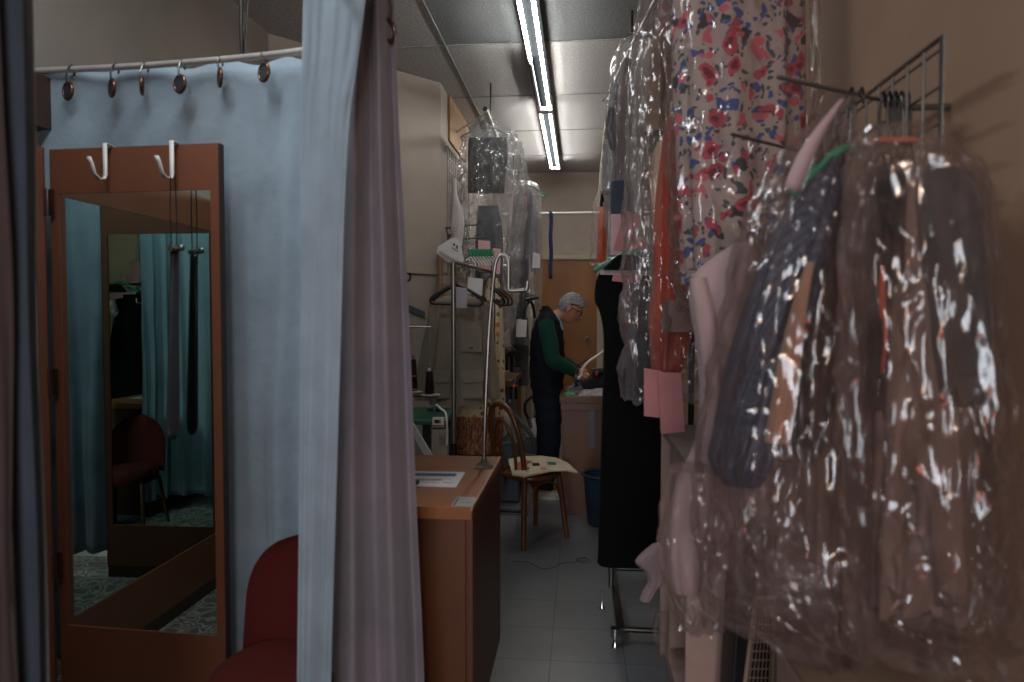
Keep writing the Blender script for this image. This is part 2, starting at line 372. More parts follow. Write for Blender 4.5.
def drape(rows, d, depth, nz=40, na=48, fold=.05, kf=7, seed=0, rag=0.0, flat_top=False, sq=1.0, turn=0.0, streak=.5, dd=0.0, crk=0.0):
    """closed hanging volume: rows (y, xl, xr) give its outline at depth d; depth = thickness; folds run down it"""
    rs = rowinterp([(r[0], r[1], r[2]) for r in rows], nz); rings = []
    ct, st = math.cos(turn), math.sin(turn)
    for i, (y, xl, xr) in enumerate(rs):
        t = i/(nz-1); L = at(xl, y, d+dd*t); R = at(xr, y, d+dd*t); c = (L+R)/2; a = (R-L).length/2
        b = depth/2*min(1, .35+1.2*t) if not flat_top else depth/2
        b = min(b, max(a*1.2, .004))
        ring = []
        for k in range(na):
            th = 2*PI*k/na; cx, cy = math.cos(th), math.sin(th)
            if sq != 1: cx = math.copysign(abs(cx)**sq, cx); cy = math.copysign(abs(cy)**sq, cy)
            n1 = noise.noise(V((cx*2.2+seed*3.1, cy*2.2+seed, t*1.6)))
            f = math.sin(kf*th + 3*n1 + seed)*(.55+streak*n1) + .8*noise.noise(V((cx*6+seed, cy*6, t*7+seed)))*streak
            amp = fold*(.25+.9*t)
            q = 1 + amp*f
            p = c + _r*(cx*a*q) + FH*(cy*b*(1+2.2*amp*f))
            if crk:
                w1 = p*9 + V((noise.noise(p*5), noise.noise(p*5+V((7, 1, 2))), 0))*1.2; w1.z *= .55
                r1 = 1-2.6*abs(noise.noise(w1+V((seed, 0, 0)))); r2 = 1-2.6*abs(noise.noise(w1*2.3+V((0, seed, 4))))
                out = (_r*cx*1.0 + FH*cy*1.0)
                p = p + out*crk*(.25+t*.9)*(r1*.9+r2*.45) + V((0, 0, crk*.4*r2))
            zr = rag*noise.noise(V((cx*3+seed, cy*3, 5)))*(t**3)
            ring.append(p + V((0, 0, zr)))
        rings.append(ring)
    m = MB(); m.rings(rings); return m
def sheet(rows, dl, dr, pleats=6, amp=.03, nz=40, nu=90, seed=0, hem=.0, top_amp=.4):
    rs = rowinterp(rows, nz); G = []
    for i, (y, xl, xr) in enumerate(rs):
        t = i/(nz-1); row = []
        for j in range(nu+1):
            u = j/nu; nn = noise.noise(V((u*3+seed, t*1.2, seed)))
            uu = u + .02*nn
            px = xl + (xr-xl)*u
            dd = dl + (dr-dl)*u
            ph = 2*PI*pleats*(uu + .25/pleats*noise.noise(V((u*2.5+seed*2, t*.8, 1.3))))
            o = amp*(top_amp + (1-top_amp)*min(1, t*1.4))*(math.sin(ph) + .18*math.sin(2.3*ph+seed)) + .006*noise.noise(V((u*9, t*7+seed, 3)))
            p = at(px, y, dd + o); row.append(p)
        G.append(row)
    m = MB(); m.grid(G); return m
def text_obj(txt, loc, size, mat, parent, rot, name='lettering'):
    cu = bpy.data.curves.new(name, 'FONT'); cu.body = txt; cu.size = size; cu.extrude = .0006; cu.align_x = 'CENTER'; cu.align_y = 'CENTER'
    cu.materials.append(mat); o = bpy.data.objects.new(name, cu); COL.objects.link(o); o.parent = parent
    bpy.context.view_layer.update(); me = bpy.data.meshes.new_from_object(o.evaluated_get(bpy.context.evaluated_depsgraph_get()))
    bpy.data.objects.remove(o); o = bpy.data.objects.new(name, me); COL.objects.link(o); o.parent = parent
    o.location = V(loc) - (world_loc(parent) if parent else V((0, 0, 0))); o.rotation_euler = rot
    return o
# ================================================================== SETTING
CH = 3.45; YB = 9.63; XL = -1.17; XR = .86; XF = -2.15; YF = -2.6
struct(MB().box(((XF+2)/2-.6, (YF+YB)/2, -.05), (5.2, YB-YF+.6, .1)), 'floor', M['floor'], smooth=False, origin=V((0, 0, 0)))
# ceiling of separate tiles, some greyer than others, with the T-bar grid beneath
m = MB(); xs = [XF-1.2, -.975, .245, 1.47]; ys = [YF-.4, -1.0, .2, 1.4, 2.6, 3.83, 5.05, 6.25, 7.42, 8.58, YB+.2]
for i in range(3):
    for j in range(len(ys)-1):
        m.cur = 1 if (j in (0, 2, 4, 5) and i > 0) or (j == 8 and i == 2) or (j == 5 and i == 1) else 0
        if j == 8 and i == 1: m.cur = 0
        m.box(((xs[i]+xs[i+1])/2, (ys[j]+ys[j+1])/2, CH+.03), (xs[i+1]-xs[i], ys[j+1]-ys[j], .06))
struct(m, 'ceiling', [M['ceil_a'], M['ceil_b']], smooth=False, origin=V((0, 0, CH)))
m = MB()
m.box((xs[1], (YF+YB)/2, CH-.003), (.012, YB-YF, .008))
for y in ys[1:-1]: m.box((-.7, y, CH-.003), (4, .012, .006))
struct(m, 'trim_1', plain('grid_bar', '8a8e90', .6), smooth=False)
CW = (-2.12, 4.72)      # corner where the fitting-room wall meets the slanted wall
T = .12
struct(MB().prism([(XF, YF, 0), (XF, CW[1], 0), (XF-T, CW[1], 0), (XF-T, YF, 0)], (0, 0, CH)), 'wall_left', M['wall_dark'], smooth=False)
struct(MB().prism([(XF, CW[1], 0), (XL, 5.85, 0), (XL-T, 5.95, 0), (XF-T, CW[1]+.05, 0)], (0, 0, CH)), 'wall_left_slanted', M['wall'], smooth=False)
struct(MB().prism([(XL, 5.85, 0), (XL, YB, 0), (XL-T, YB, 0), (XL-T, 5.95, 0)], (0, 0, CH)), 'wall_left_rear', M['wall'], smooth=False)
struct(MB().box((XR+.06, (YF+YB)/2, CH/2), (.12, YB-YF, CH)), 'wall_right', M['wall_r'], smooth=False)
# back wall with its brown door
dl = atY(534, 300, YB).x; dr = atY(597, 300, YB).x; dt = atY(560, 259, YB).z
m = MB(); m.box(((XL+dl)/2-.02, YB+.06, CH/2), (dl-XL+.04, .12, CH)); m.box(((XR+dr)/2, YB+.06, CH/2), (XR-dr, .12, CH)); m.box(((dl+dr)/2, YB+.06, (CH+dt)/2), (dr-dl, .12, CH-dt))
struct(m, 'wall_back', M['wall'], smooth=False)
d = struct(MB().box(((dl+dr)/2, YB+.05, dt/2), (dr-dl, .05, dt-.01)), 'door_1', M['door'], smooth=False)
kp = atY(587, 338.6, YB)
m = MB(); m.tube([(kp.x, YB+.024, kp.z), (kp.x, YB+.018, kp.z)], .033, 18); m.tube([(kp.x, YB+.02, kp.z), (kp.x, YB-.04, kp.z)], .011, 12); m.ball((kp.x, YB-.055, kp.z), .028)
m.build('door_knob', M['steel'], d)
m = MB(); m.box((dl-.04, YB-.01, dt/2), (.07, .02, dt)); m.box((dr+.04, YB-.01, dt/2), (.07, .02, dt)); m.box(((dl+dr)/2, YB-.01, dt+.035), (dr-dl+.15, .02, .07))
m.box(((XL+XR)/2, YB-.008, dt+.09), (XR-XL, .015, .02))
struct(m, 'trim_2', M['trim'], smooth=False)
# front wall behind the camera with its shop window
m = MB(); m.box((-.65, YF-.06, .35), (3.3, .12, .7)); m.box((-.65, YF-.06, 3.1), (3.3, .12, .7)); m.box((-1.95, YF-.06, 1.72), (.5, .12, 2.05)); m.box((.7, YF-.06, 1.72), (.4, .12, 2.05))
struct(m, 'wall_front', M['wall_r'], smooth=False)
m = MB()
for x in (-1.68, -.58, .48): m.box((x, YF-.03, 1.72), (.05, .06, 2.05))
for z in (.72, 2.73): m.box((-.6, YF-.03, z), (2.2, .06, .05))
wn = struct(m, 'window_1', M['white'], smooth=False)
k = NT('window_glass'); k.b.inputs['Transmission Weight'].default_value = 1; k.b.inputs['Roughness'].default_value = 0; k.b.inputs['IOR'].default_value = 1.05
MB().box((-.6, YF-.05, 1.72), (2.15, .006, 2.0)).build('pane', k.m, wn, smooth=False)
# chair rail on the slanted wall
a = V((XF+.02, CW[1]-.02, 0)); b = V((XL+.005, 5.82, 0)); nrm = V((.755, -.655, 0))*.0
p1 = atX(438, 290, XL).z
def onslant(px, py):
    A = V((XF, CW[1], 0)); D = V((XL-XF, 5.85-CW[1], 0)); n = V((D.y, -D.x, 0)).normalized(); v = ray(px, py)
    t = (A-EYE).dot(n)/v.dot(n); return EYE + v*t, n
q1, n1 = onslant(405, 271); q2, _ = onslant(440, 275)
dirv = (V((q2.x-q1.x, q2.y-q1.y, 0))).normalized(); s0 = q1 - dirv*.9; s1 = q2 - dirv*.0
m = MB(); m.prism([s0+n1*.0, s1+n1*.0, s1+n1*.02, s0+n1*.02], (0, 0, .05)); struct(m, 'trim_3', M['trim'], smooth=False)

# fitting room carpet
m = MB(); m.prism([(XF+.01, .85, .001), (-.72, .85, .001), (-.72, 2.28, .001), (-.96, 2.3, .001), (-.96, 2.72, .001), (XF+.01, 2.76, .001)], (0, 0, .012))
m.build('carpet', M['carpet'], smooth=False, tagged=('grey and cream damask carpet on the fitting room floor, seen in the mirror', 'carpet'))

# ceiling lights
def fixture(y0, y1, lit, label):
    x = -.32; z = 3.35; t = thing('fluorescent_light', (x, (y0+y1)/2, z), label, 'ceiling light', 'fluorescent strip lights on the ceiling')
    m = MB(); m.prism([(x-.070, y0, z+.03), (x-.045, y0, z+.1), (x+.045, y0, z+.1), (x+.070, y0, z+.03), (x+.02, y0, z+.015), (x-.02, y0, z+.015)], (0, y1-y0, 0))
    m.build('housing', M['housing'], t, smooth=False)
    for s in (-1, 1):
        for (a, b, on) in lit[s]:
            o = MB().tube([(x+s*.042, a+.03, z-.012), (x+s*.042, b-.03, z-.012)], .0125, 14).build('tube', M['tube_lit'] if on else M['tube_off'], t)
            if not on: o['label'] = 'burnt out tube'
    for y in (y0+.015, y1-.015):
        m = MB(); m.box((x, y, z+.005), (.13, .02, .05)); m.build('lamp_holder', M['white'], t, smooth=False)
    m = MB(); m.box((x, (y0+y1)/2, CH-.003), (.1, y1-y0-.3, .006)); m.build('mounting_plate', M['grey'], t, smooth=False)
fixture(3.9, 6.33, {-1: [(3.9, 5.12, 1), (5.12, 6.33, 0)], 1: [(3.9, 6.33, 1)]}, 'long two-tube strip light nearest the camera, half of its left tube dark')
fixture(6.4, 8.85, {-1: [(6.4, 8.75, 1)], 1: [(6.4, 8.85, 1)]}, 'long two-tube strip light nearest the back wall, both tubes lit')

# ================================================================== FITTING ROOM
RZ = 2.455
rail = catmull([(XF+.01, 2.575, RZ), (-1.6, 2.555, RZ), (-1.03, 2.48, RZ), (-.74, 2.36, RZ), (-.655, 2.15, RZ), (-.70, 1.8, RZ), (-.78, 1.35, RZ), (-.98, 1.07, RZ), (-1.5, 1.02, RZ), (XF+.01, 1.0, RZ)], 80)
t = thing('curtain_rail', (-1.03, 2.5, RZ), 'silver curtain rail bent around the fitting room, hung from the ceiling', 'curtain rail')
MB().tube(rail, .0125, 12).build('rail', M['rail'], t)
hp = at(242, 55, 2.72); hp.z = RZ
MB().tube([hp, (hp.x, hp.y, CH)], .008, 10).build('hanging_rod', M['dsteel'], t)
MB().tube([(hp.x+.02, hp.y, CH-.01), (hp.x+.035, hp.y, CH-.3), (hp.x+.03, hp.y, RZ+.3), (hp.x+.008, hp.y, RZ+.05)], .003, 6).build('cord', M['black'], t)
MB().tube([(-.70, 1.8, RZ), (-.70, 1.8, CH)], .008, 10).build('hanging_rod', M['dsteel'], t)
def torus(c, R, r, u, v, n=24):
    return [V(c) + (V(u)*math.cos(2*PI*k/n) + V(v)*math.sin(2*PI*k/n))*R for k in range(n)]
def curtain(name, label, parts, rings_px):
    t = thing(name, V((0, 0, 0)), label, 'curtain', 'blue curtains of the fitting room')
    return t
# back curtain: pleated along the rail
def pathcurtain(P, z0, z1, pleats, amp, nu, nz, seed, flare=1.0, swag=.0):
    P = catmull([(p[0], p[1], 0) for p in P], nu+1); G = []
    for i in range(nz+1):
        t = i/nz; row = []
        for j in range(nu+1):
            u = j/nu; p = P[j]; tg = (P[min(j+1, nu)]-P[max(j-1, 0)]).normalized(); n = V((tg.y, -tg.x, 0))
            ph = 2*PI*pleats*(u + .4/pleats*noise.noise(V((u*3+seed, t*.9, 2.2))))
            o = amp*(.35+.75*min(1, t*1.3))*(math.sin(ph)+.3*math.sin(2.1*ph+1+2*t)) + .008*noise.noise(V((u*8+seed, t*6, 1)))
            zz = z0 + (z1-z0)*t
            if i == 0: zz += .008*math.sin(2*PI*pleats*u)
            row.append(V((p.x, p.y, zz)) + n*o + tg*(.01*noise.noise(V((u*6, t*4, seed)))))
        G.append(row)
    return MB().grid(G)
cb = thing('curtain', (-1.55, 2.62, .1), 'pale blue eyelet curtain hanging behind the tall brown mirror', 'curtain', 'fitting room curtains')
pathcurtain([(-2.125, 2.60), (-1.6, 2.60), (-1.2, 2.585), (-.95, 2.55), (-.85, 2.43), (-.82, 2.30)], RZ+.008, .12, 7.0, .030, 220, 60, 1).build('cloth_panel', M['curtain'], cb, solid=.002)
# header seam
def oncurtain(px, py, off=.045):
    A = V((-2.12, 2.60-off, 0)); B = V((-.93, 2.545-off, 0)); n = V((B.y-A.y, -(B.x-A.x), 0)).normalized(); v = ray(px, py)
    return EYE + v*((A-EYE).dot(n)/v.dot(n))
ux = V((1.18, -.17, 0)).normalized()
for (px, py, asp) in [(68, 91, .95), (112, 88, .85), (142, 85.5, .6), (180, 84, .95), (220, 77.5, .7), (264, 72.5, .9)]:
    c = oncurtain(px, py); u = (ux*asp + V((ux.y, -ux.x, 0))*math.sqrt(max(0, 1-asp*asp))).normalized()
    g = MB().tube(torus(c, .031, .006, u, V((0, 0, 1))), .0065, 8, closed=True).build('grommet', M['bronze'], cb)
    nn = u.cross(V((0, 0, 1))).normalized()
    MB().tube([c+nn*.002, c+nn*.004], .026, 20).build('grommet_opening', plain('grommet_shadow_cloth', '30343a', .9) if px != 142 else M['black'], g)
    rp = min(rail, key=lambda q: (q.x-c.x)**2+(q.y-c.y)**2)
    top = V((c.x, rp.y-.0, RZ+.016))
    MB().tube([c+V((0, -.006, .026)), V((c.x, (c.y+rp.y)/2-.02, (c.z+.026+RZ)/2)), V((c.x, rp.y-.018, RZ)), top, V((c.x, rp.y+.018, RZ)), V((c.x, rp.y+.012, RZ-.02))], .0035, 8).build('curtain_hook', M['black'] if px < 130 else M['steel'], cb)

# bunched curtain in front: pale outer panel and mauve lining
cf = thing('curtain', (-.66, 1.95, .3), 'lavender blue curtain bunched in front of the wooden desk, mauve lining showing', 'curtain', 'fitting room curtains')
sheet([(-34, 304, 370), (60, 302, 358), (117, 301, 350), (200, 301, 345), (300, 301, 342), (500, 299, 336), (682, 297, 331), (900, 294, 328)], 1.96, 1.90, .9, .012, 60, 90, 2.2, top_amp=.8).build('cloth_panel', M['curtain'], cf, solid=.002)
sheet([(-30, 340, 393), (60, 338, 396), (150, 334, 400), (300, 328, 408), (500, 324, 416), (682, 322, 424), (900, 320, 428)], 2.04, 2.14, 2.4, .034, 60, 140, 6.3, top_amp=.8).build('lining_panel', M['lining'], cf, solid=.002)
MB().tube(torus(at(387, 30, 2.13), .031, .006, (.55, .83, 0), (0, 0, 1)), .0065, 8, closed=True).build('grommet', M['bronze'], cf)
c = at(387, 30, 2.13); MB().tube([c+V((0, 0, .026)), c+V((.012, 0, .07)), c+V((0, 0, .11))], .003, 8).build('curtain_hook', M['steel'], cf)
MB().tube(torus(at(305, -20, 1.96), .031, .006, (.95, .2, 0), (0, 0, 1)), .0065, 8, closed=True).build('grommet', M['bronze'], cf)

# bunched curtain at the left edge of the picture
cn = thing('curtain', (-1.15, 1.1, .1), 'blue curtain, near side coloured a shaded slate and mauve, gathered at the left edge, nearest the camera', 'curtain', 'fitting room curtains')
pathcurtain([(-1.42, 1.07), (-1.2, 1.10), (-1.05, 1.13), (-.965, 1.17)], RZ-.03, .12, 4, .03, 120, 50, 3).build('cloth_panel', M['curtain'], cn, solid=.002)
pathcurtain([(-1.44, .99), (-1.2, 1.02), (-1.05, 1.06), (-.95, 1.13)], RZ-.03, .12, 3, .022, 120, 50, 3).build('shaded_outer_panel', M['curtain_shaded'], cn, solid=.002)  # extra camera-side layer, coloured dark to stand for the curtain's shade
pathcurtain([(-1.02, 1.02), (-.985, 1.06), (-.965, 1.10)], RZ-.03, .12, 1.2, .012, 40, 50, 4).build('lining_panel', M['mauve_shaded'], cn, solid=.002)
for k in range(3): MB().tube(torus((-1.35+.17*k, 1.05, RZ-.07), .031, .006, (.8, .6, 0), (0, 0, 1)), .0065, 8, closed=True).build('grommet', M['bronze'], cn)

# three-panel tailor's mirror: one centre panel along the wall, two wings facing each other
L = V((-1.985, 2.47, 0)); R = V((-1.302, 2.435, 0)); Q = V((-2.10, 1.24, 0)); S = V((-1.41, 1.19, 0))
tm = thing('trifold_mirror', V((-2.0, 1.9, 0)), 'tall brown three-panel fitting mirror in front of the blue curtain', 'mirror')
zt = atY(137, 146, 2.45).z; zg1 = atY(137, 191.5, 2.45).z; zg0 = atY(142, 631, 2.45).z; zb = .08
def mpanel(A, B, face, hooks=False):
    u = (B-A).normalized(); wd = (B-A).length; n = V((u.y, -u.x, 0)); n = n if n.dot(face) > 0 else -n
    sl, sr = .035, .034; bk = -n*.03
    def slab(a, b, z0, z1, fwd=0.0, back=bk):
        m = MB(); p = A+u*a+n*fwd; q = A+u*b+n*fwd; m.prism([p+V((0, 0, z0)), q+V((0, 0, z0)), q+V((0, 0, z1)), p+V((0, 0, z1))], back-n*fwd); return m
    fr = MB()
    for (a, b, z0, z1) in ((0, sl, zb, zt), (wd-sr, wd, zb, zt), (sl, wd-sr, zg1, zt), (sl, wd-sr, zb, zg0)):
        s = slab(a, b, z0, z1); fr.add(s.v, s.f)
    fo = fr.build('panel_frame', M['brown_frame'], tm, smooth=False)
    slab(wd-.0, wd+.004, zb, zt, .001).build('dark_edge', M['dark_frame'], fo, smooth=False)
    slab(sl, wd-sr, zg0, zg1, -.004).build('mirror_glass', M['mirror'], fo, smooth=False)
    slab(0, wd, 0.0, zb, 0, -n*.03).build('plinth', M['dark_frame'], fo, smooth=False)
    return u, n
u1, n1_ = mpanel(L, R, V((0, -1, 0)))
mpanel(Q, L+V((0, -.03, 0)), V((1, 0, 0)))
mpanel(Q+V((.03, -.0, 0)), S, V((0, 1, 0)))
for z in (atY(60, 202, 2.45).z, 1.25, .55):
    m = MB(); m.tube([L+V((0, -.028, z-.05)), L+V((0, -.028, z+.05))], .007, 10); m.box(L+V((.014, -.012, z)), (.022, .004, .1)); m.build('hinge', M['bronze'], tm, smooth=False)
# over-door hooks
def hook(px, label):
    c = atY(px, 146, 2.44); t = thing('over_door_hook', V((c.x, c.y, zt-.12)), label, 'hook', 'white hooks over the mirror frame')
    x = c.x; y = 2.455 - (x+2.0)*.05 - .012
    zlow = atY(px, 180, 2.44).z
    m = MB(); wv = .016
    prof = [(y+.058, zt-.05), (y+.058, zt+.004), (y-.004, zt+.006), (y-.004, zlow+.015), (y-.012, zlow), (y-.03, zlow-.004), (y-.046, zlow+.012), (y-.05, zlow+.05), (y-.055, zlow+.072)]
    G = [[V((x-wv/2 - (.018 if i > 4 else 0)*(i-4)/4*1.5, p[0], p[1])), V((x+wv/2 - (.018 if i > 4 else 0)*(i-4)/4*1.5, p[0], p[1]))] for i, p in enumerate(prof)]
    m.grid(G); m.build('hook_strip', M['white'], t, solid=.004)
    return V((x-.01, y-.032, zlow))
h1 = hook(107.5, 'white over-door hook on the left of the mirror top, empty')
h2 = hook(176, 'white over-door hook on the right of the mirror top, holding the shoehorn cords')
# long shoehorn hanging by two thin cords
t = thing('shoehorn', V((h2.x, h2.y-.0, 1.0)), 'long dark grey shoehorn hanging by black cords from the right mirror hook', 'shoehorn')
yc = h2.y
tp = atY(174, 246, yc); bt = atY(172, 440, yc)
for s in (-1, 1): MB().tube([V((tp.x+s*.009, yc, h2.z+.006)), V((tp.x+s*.012, yc, tp.z+.12)), V((tp.x+s*.010, yc, tp.z))], .0022, 8).build('cord', M['black'], t)
m = MB(); m.tube([tp+V((-.022, 0, -.01)), tp+V((.024, 0, -.01))], .009, 12); m.tube([tp+V((-.005, -.01, -.01)), tp+V((-.005, -.02, -.01))], .012, 12); m.ball(tp+V((.028, 0, -.006)), .012); m.build('metal_clip', M['steel'], t)
G = []
for i in range(31):
    s = i/30; z = tp.z-.015 + (bt.z-tp.z+.015)*s; hw = .016 + .010*s if s < .93 else (.0255*math.sqrt(max(0.02, 1-((s-.93)/.075)**2)))
    G.append([V((tp.x + (bt.x-tp.x)*s + hw*math.sin(a), yc + .004 + .012*(math.cos(a)-.4), z)) for a in [(-1.25+2.5*j/12) for j in range(13)]])
MB().grid(G).build('horn', M['bluegrey'] if False else plain('dark_grey_horn', '3c4148', .35), t, solid=.004)

MB().box((XF+.045, 2.16, 2.33), (.07, .9, .2)).build('wall_shelf', M['dark_frame'], smooth=False, tagged=('dark brown box shelf high on the wall left of the curtain rail', 'shelf'))
# burgundy velvet chair
ch = thing('velvet_chair', V((-.93, 2.03, 0)), 'burgundy velvet chair half hidden behind the lavender curtain', 'chair')
CC = V((-.92, 1.98, 0)); fa = math.radians(258)      # facing direction (toward the camera's left)
fd = V((math.cos(fa), math.sin(fa), 0)); sd = V((-fd.y, fd.x, 0))
def cp(a, b, z): return CC + fd*a + sd*b + V((0, 0, z))
rings = []
for (z, s) in ((.345, .80), (.36, .95), (.39, 1.0), (.425, .99), (.445, .93), (.455, .8), (.458, .4)):
    rings.append([cp(-.025+.185*s*math.copysign(abs(math.cos(a))**.8, math.cos(a)), (.175)*s*math.copysign(abs(math.sin(a))**.8, math.sin(a)), z) for a in [2*PI*k/40 for k in range(40)]])
MB().rings(rings).build('seat', M['velvet'], ch)
G = []
for lay in (0, 1):
    pass
def backpt(s, t_, off):        # s across -1..1, t_ up 0..1
    wv = .19*math.sqrt(max(0, 1-max(0, (t_-.45)/.57)**2.2))
    x = -.19 - .05*t_ + .07*(s*s) - off
    return cp(x, s*wv*1.02, .40 + .385*t_)
rings = []
N = 25
for i in range(N):
    tt = i/(N-1); th = .024*math.sqrt(max(.02, 1-(2*tt-1)**6)); ring = []
    for j in range(17): ring.append(backpt(-1+2*j/16, tt, -th*math.sqrt(max(.05, 1-(-1+2*j/16)**4))))
    for j in range(17): ring.append(backpt(1-2*j/16, tt, th*math.sqrt(max(.05, 1-(1-2*j/16)**4))))
    rings.append(ring)
MB().rings(rings).build('backrest', M['velvet'], ch)
for a, b in ((.16, .16), (.16, -.16), (-.15, .15), (-.15, -.15)):
    MB().tube([cp(a*.85, b, .37), cp(a*1.3, b*1.25, .012)], [.016, .010], 10).build('leg', M['bentwood'], ch)

# ================================================================== DESK
DX = -.363; DF = 2.33; DB = 3.2; DZ = .85
ds = thing('desk', V((-.66, 2.77, 0)), 'warm brown wooden counter desk with a thick top, beside the curtain', 'desk')
MB().box(((DX-.80)/2, (DF+DB)/2, DZ-.022), (.80+DX, DB-DF, .044)).build('desktop', M['desk'], ds, smooth=False, bevel=.002)
MB().box((DX-.001, (DF+DB)/2, DZ-.006), (.004, DB-DF, .012)).build('edge_band', M['desk_edge'], ds, smooth=False)
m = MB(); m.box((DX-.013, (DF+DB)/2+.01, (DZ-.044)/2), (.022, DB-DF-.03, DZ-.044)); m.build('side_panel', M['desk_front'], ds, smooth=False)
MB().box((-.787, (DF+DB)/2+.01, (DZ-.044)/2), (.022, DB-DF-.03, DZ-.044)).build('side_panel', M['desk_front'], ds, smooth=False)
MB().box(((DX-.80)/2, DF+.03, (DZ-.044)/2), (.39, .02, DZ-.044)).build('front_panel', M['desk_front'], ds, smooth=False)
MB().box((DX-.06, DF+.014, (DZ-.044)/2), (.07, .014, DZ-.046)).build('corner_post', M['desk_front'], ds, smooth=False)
def ontop(px, py, z=DZ): return atZ(px, py, z)
# notice sheet
c = [ontop(380, 471.2), ontop(465.3, 472.6), ontop(456, 487.6), ontop(372, 486)]
sh = thing('notice_sheet', V((c[2].x, c[2].y, DZ)), 'white printed notice with a blue heading band lying flat on the desk', 'paper')
MB().prism([p+V((0, 0, .001)) for p in c], (0, 0, .0015)).build('sheet', M['paper'], sh, smooth=False)
c2 = [ontop(384, 473), ontop(457, 474.3), ontop(455, 477.2), ontop(382, 476)]
MB().prism([p+V((0, 0, .0028)) for p in c2], (0, 0, .0006)).build('heading_band', M['blueink'], sh, smooth=False)
text_obj('ALTERATIONS  SERVICE  NOTICE', (c2[0]+c2[2])/2+V((0, 0, .0042)), .014, M['paper'], sh, (0, 0, 0)) if False else None
lm = MB()
random.seed(5)
for row, (y, x0, x1, th) in enumerate([(479.0, 412, 428, .5), (479.4, 430, 452, .35), (480.2, 416, 441, .9), (483, 414, 438, .35), (483.2, 443, 452, .5)]):
    x = x0; lm = MB()
    while x < x1:
        wv = random.uniform(1.0, 2.6); a = ontop(x, y); b = ontop(min(x+wv, x1), y+th)
        lm.box(((a.x+b.x)/2, (a.y+b.y)/2, DZ+.0029), (abs(b.x-a.x), abs(b.y-a.y), .0006)); x += wv+.7
    lm.build('printed_line', M['greyink'], sh, smooth=False)
# card at the corner
c = [ontop(457.5, 497.2), ontop(476.5, 497.8), ontop(473, 507.3), ontop(451, 506.6)]
cd = thing('business_card', V((c[2].x, c[2].y, DZ)), 'small card with a dark blue strip at the desk corner', 'card')
MB().prism([p+V((0, 0, .001)) for p in c], (0, 0, .001)).build('card_face', plain('grey_card', 'a09c96', .6), cd, smooth=False)
c2 = [ontop(457.6, 498), ontop(460, 498), ontop(455, 506), ontop(452.4, 506)]
MB().prism([p+V((0, 0, .0022)) for p in c2], (0, 0, .0005)).build('blue_strip', M['slate'], cd, smooth=False)
lm = MB()
for kx in range(5):
    for y in (500, 503):
        a = ontop(462+kx*2.4-(y-500)*.5, y); MB().box((a.x, a.y, DZ+.0023), (.004, .016, .0005)).build('printed_line', M['greyink'], cd, smooth=False)
# green bottle-stopper thing half hidden at the curtain
c = ontop(409, 486); m = MB(); m.prism([c+V((-.06, -.01, .0)), c+V((.02, -.025, .0)), c+V((.035, .03, .0)), c+V((-.05, .05, .0))], (0, 0, .02))
m.build('tape_dispenser', plain('dark_green_plastic', '14382c', .35), bevel=.004, tagged=('dark green plastic corner of a dispenser on the desk, next to the curtain', 'dispenser'))
# chrome display stand
b = ontop(484, 467.5); st = thing('display_stand', V((b.x, b.y, DZ)), 'chrome display stand with a crook top standing on the desk', 'stand')
m = MB(); rr = .046
m.rings([[V((b.x, b.y, DZ+z)) + V((math.cos(a)*r_, math.sin(a)*r_, 0)) for a in [PI/6+2*PI*k/6 for k in range(6)]] for r_, z in ((rr, .0), (rr, .006), (rr*.85, .012), (.018, .024), (.011, .04))]); m.build('base', M['chrome'], st, smooth=False)
tp = [b+V((0, 0, .03)), at(485, 420, 2.98), at(489, 330, 3.0), at(494, 275, 3.02), at(496, 262, 3.02), at(499, 256, 3.02), at(503, 254.5, 3.02), at(507, 257, 3.02), at(508.5, 265, 3.02), at(508.5, 285, 3.02), at(509, 289.5, 3.02), at(512, 290.5, 3.02), at(524, 290, 3.02)]
MB().tube(catmull(tp, 60), .0078, 12).build('pole', M['steel'], st)
MB().tube([at(526, 290.2, 3.02), at(527, 287, 3.02), at(527.5, 281, 3.02)], .008, 10).build('end_hook', M['steel'], st)

MB().tube(catmull([atZ(x, y, .003) for x, y in ((513, 561), (520, 562), (528, 562), (536, 566), (545, 569), (554, 567), (562, 563), (574, 562), (588, 560))], 50), .0014, 6).build('loose_thread', M['black'], tagged=('long loose dark thread lying on the floor tiles in front of the bentwood chair', 'thread'))
MB().tube(catmull([atZ(x, y, .003) for x, y in ((578, 561), (584, 557), (590, 561), (583, 563), (576, 559), (586, 558))], 40), .0014, 6).build('thread_tangle', M['black'], tagged=('small tangle of dark thread on the floor tiles between the chair and the black dress', 'thread'))
# ================================================================== BENTWOOD CHAIR
CCc = V((-.33, 4.70, 0)); e1 = V((.247, .26, 0)).normalized(); e2 = V((-.226, .27, 0)).normalized()   # forward, sideways (far side)
def bp(a, b_, z): return CCc + e1*a + e2*b_ + V((0, 0, z))
bc = thing('bentwood_chair', CCc, 'bentwood cafe chair with a hooped back standing on the tiled aisle', 'chair')
MB().tube([bp(.2*math.cos(a), .2*math.sin(a), .445) for a in [2*PI*k/36 for k in range(36)]], .020, 12, closed=True).build('seat_ring', M['bentwood'], bc)
MB().lathe([(.19, .44), (.19, .452)], CCc, 36).build('seat', M['bentwood'], bc)
hoop = [bp(-.20, -.175, .0), bp(-.19, -.165, .25), bp(-.185, -.165, .46), bp(-.205, -.17, .62), bp(-.235, -.16, .76), bp(-.26, -.12, .875), bp(-.27, -.05, .92), bp(-.272, 0, .928), bp(-.27, .05, .92), bp(-.26, .12, .875), bp(-.235, .16, .76), bp(-.205, .17, .62), bp(-.185, .165, .46), bp(-.19, .165, .25), bp(-.20, .175, .0)]
MB().tube(catmull(hoop, 90), .0185, 12).build('back_hoop', M['bentwood'], bc)
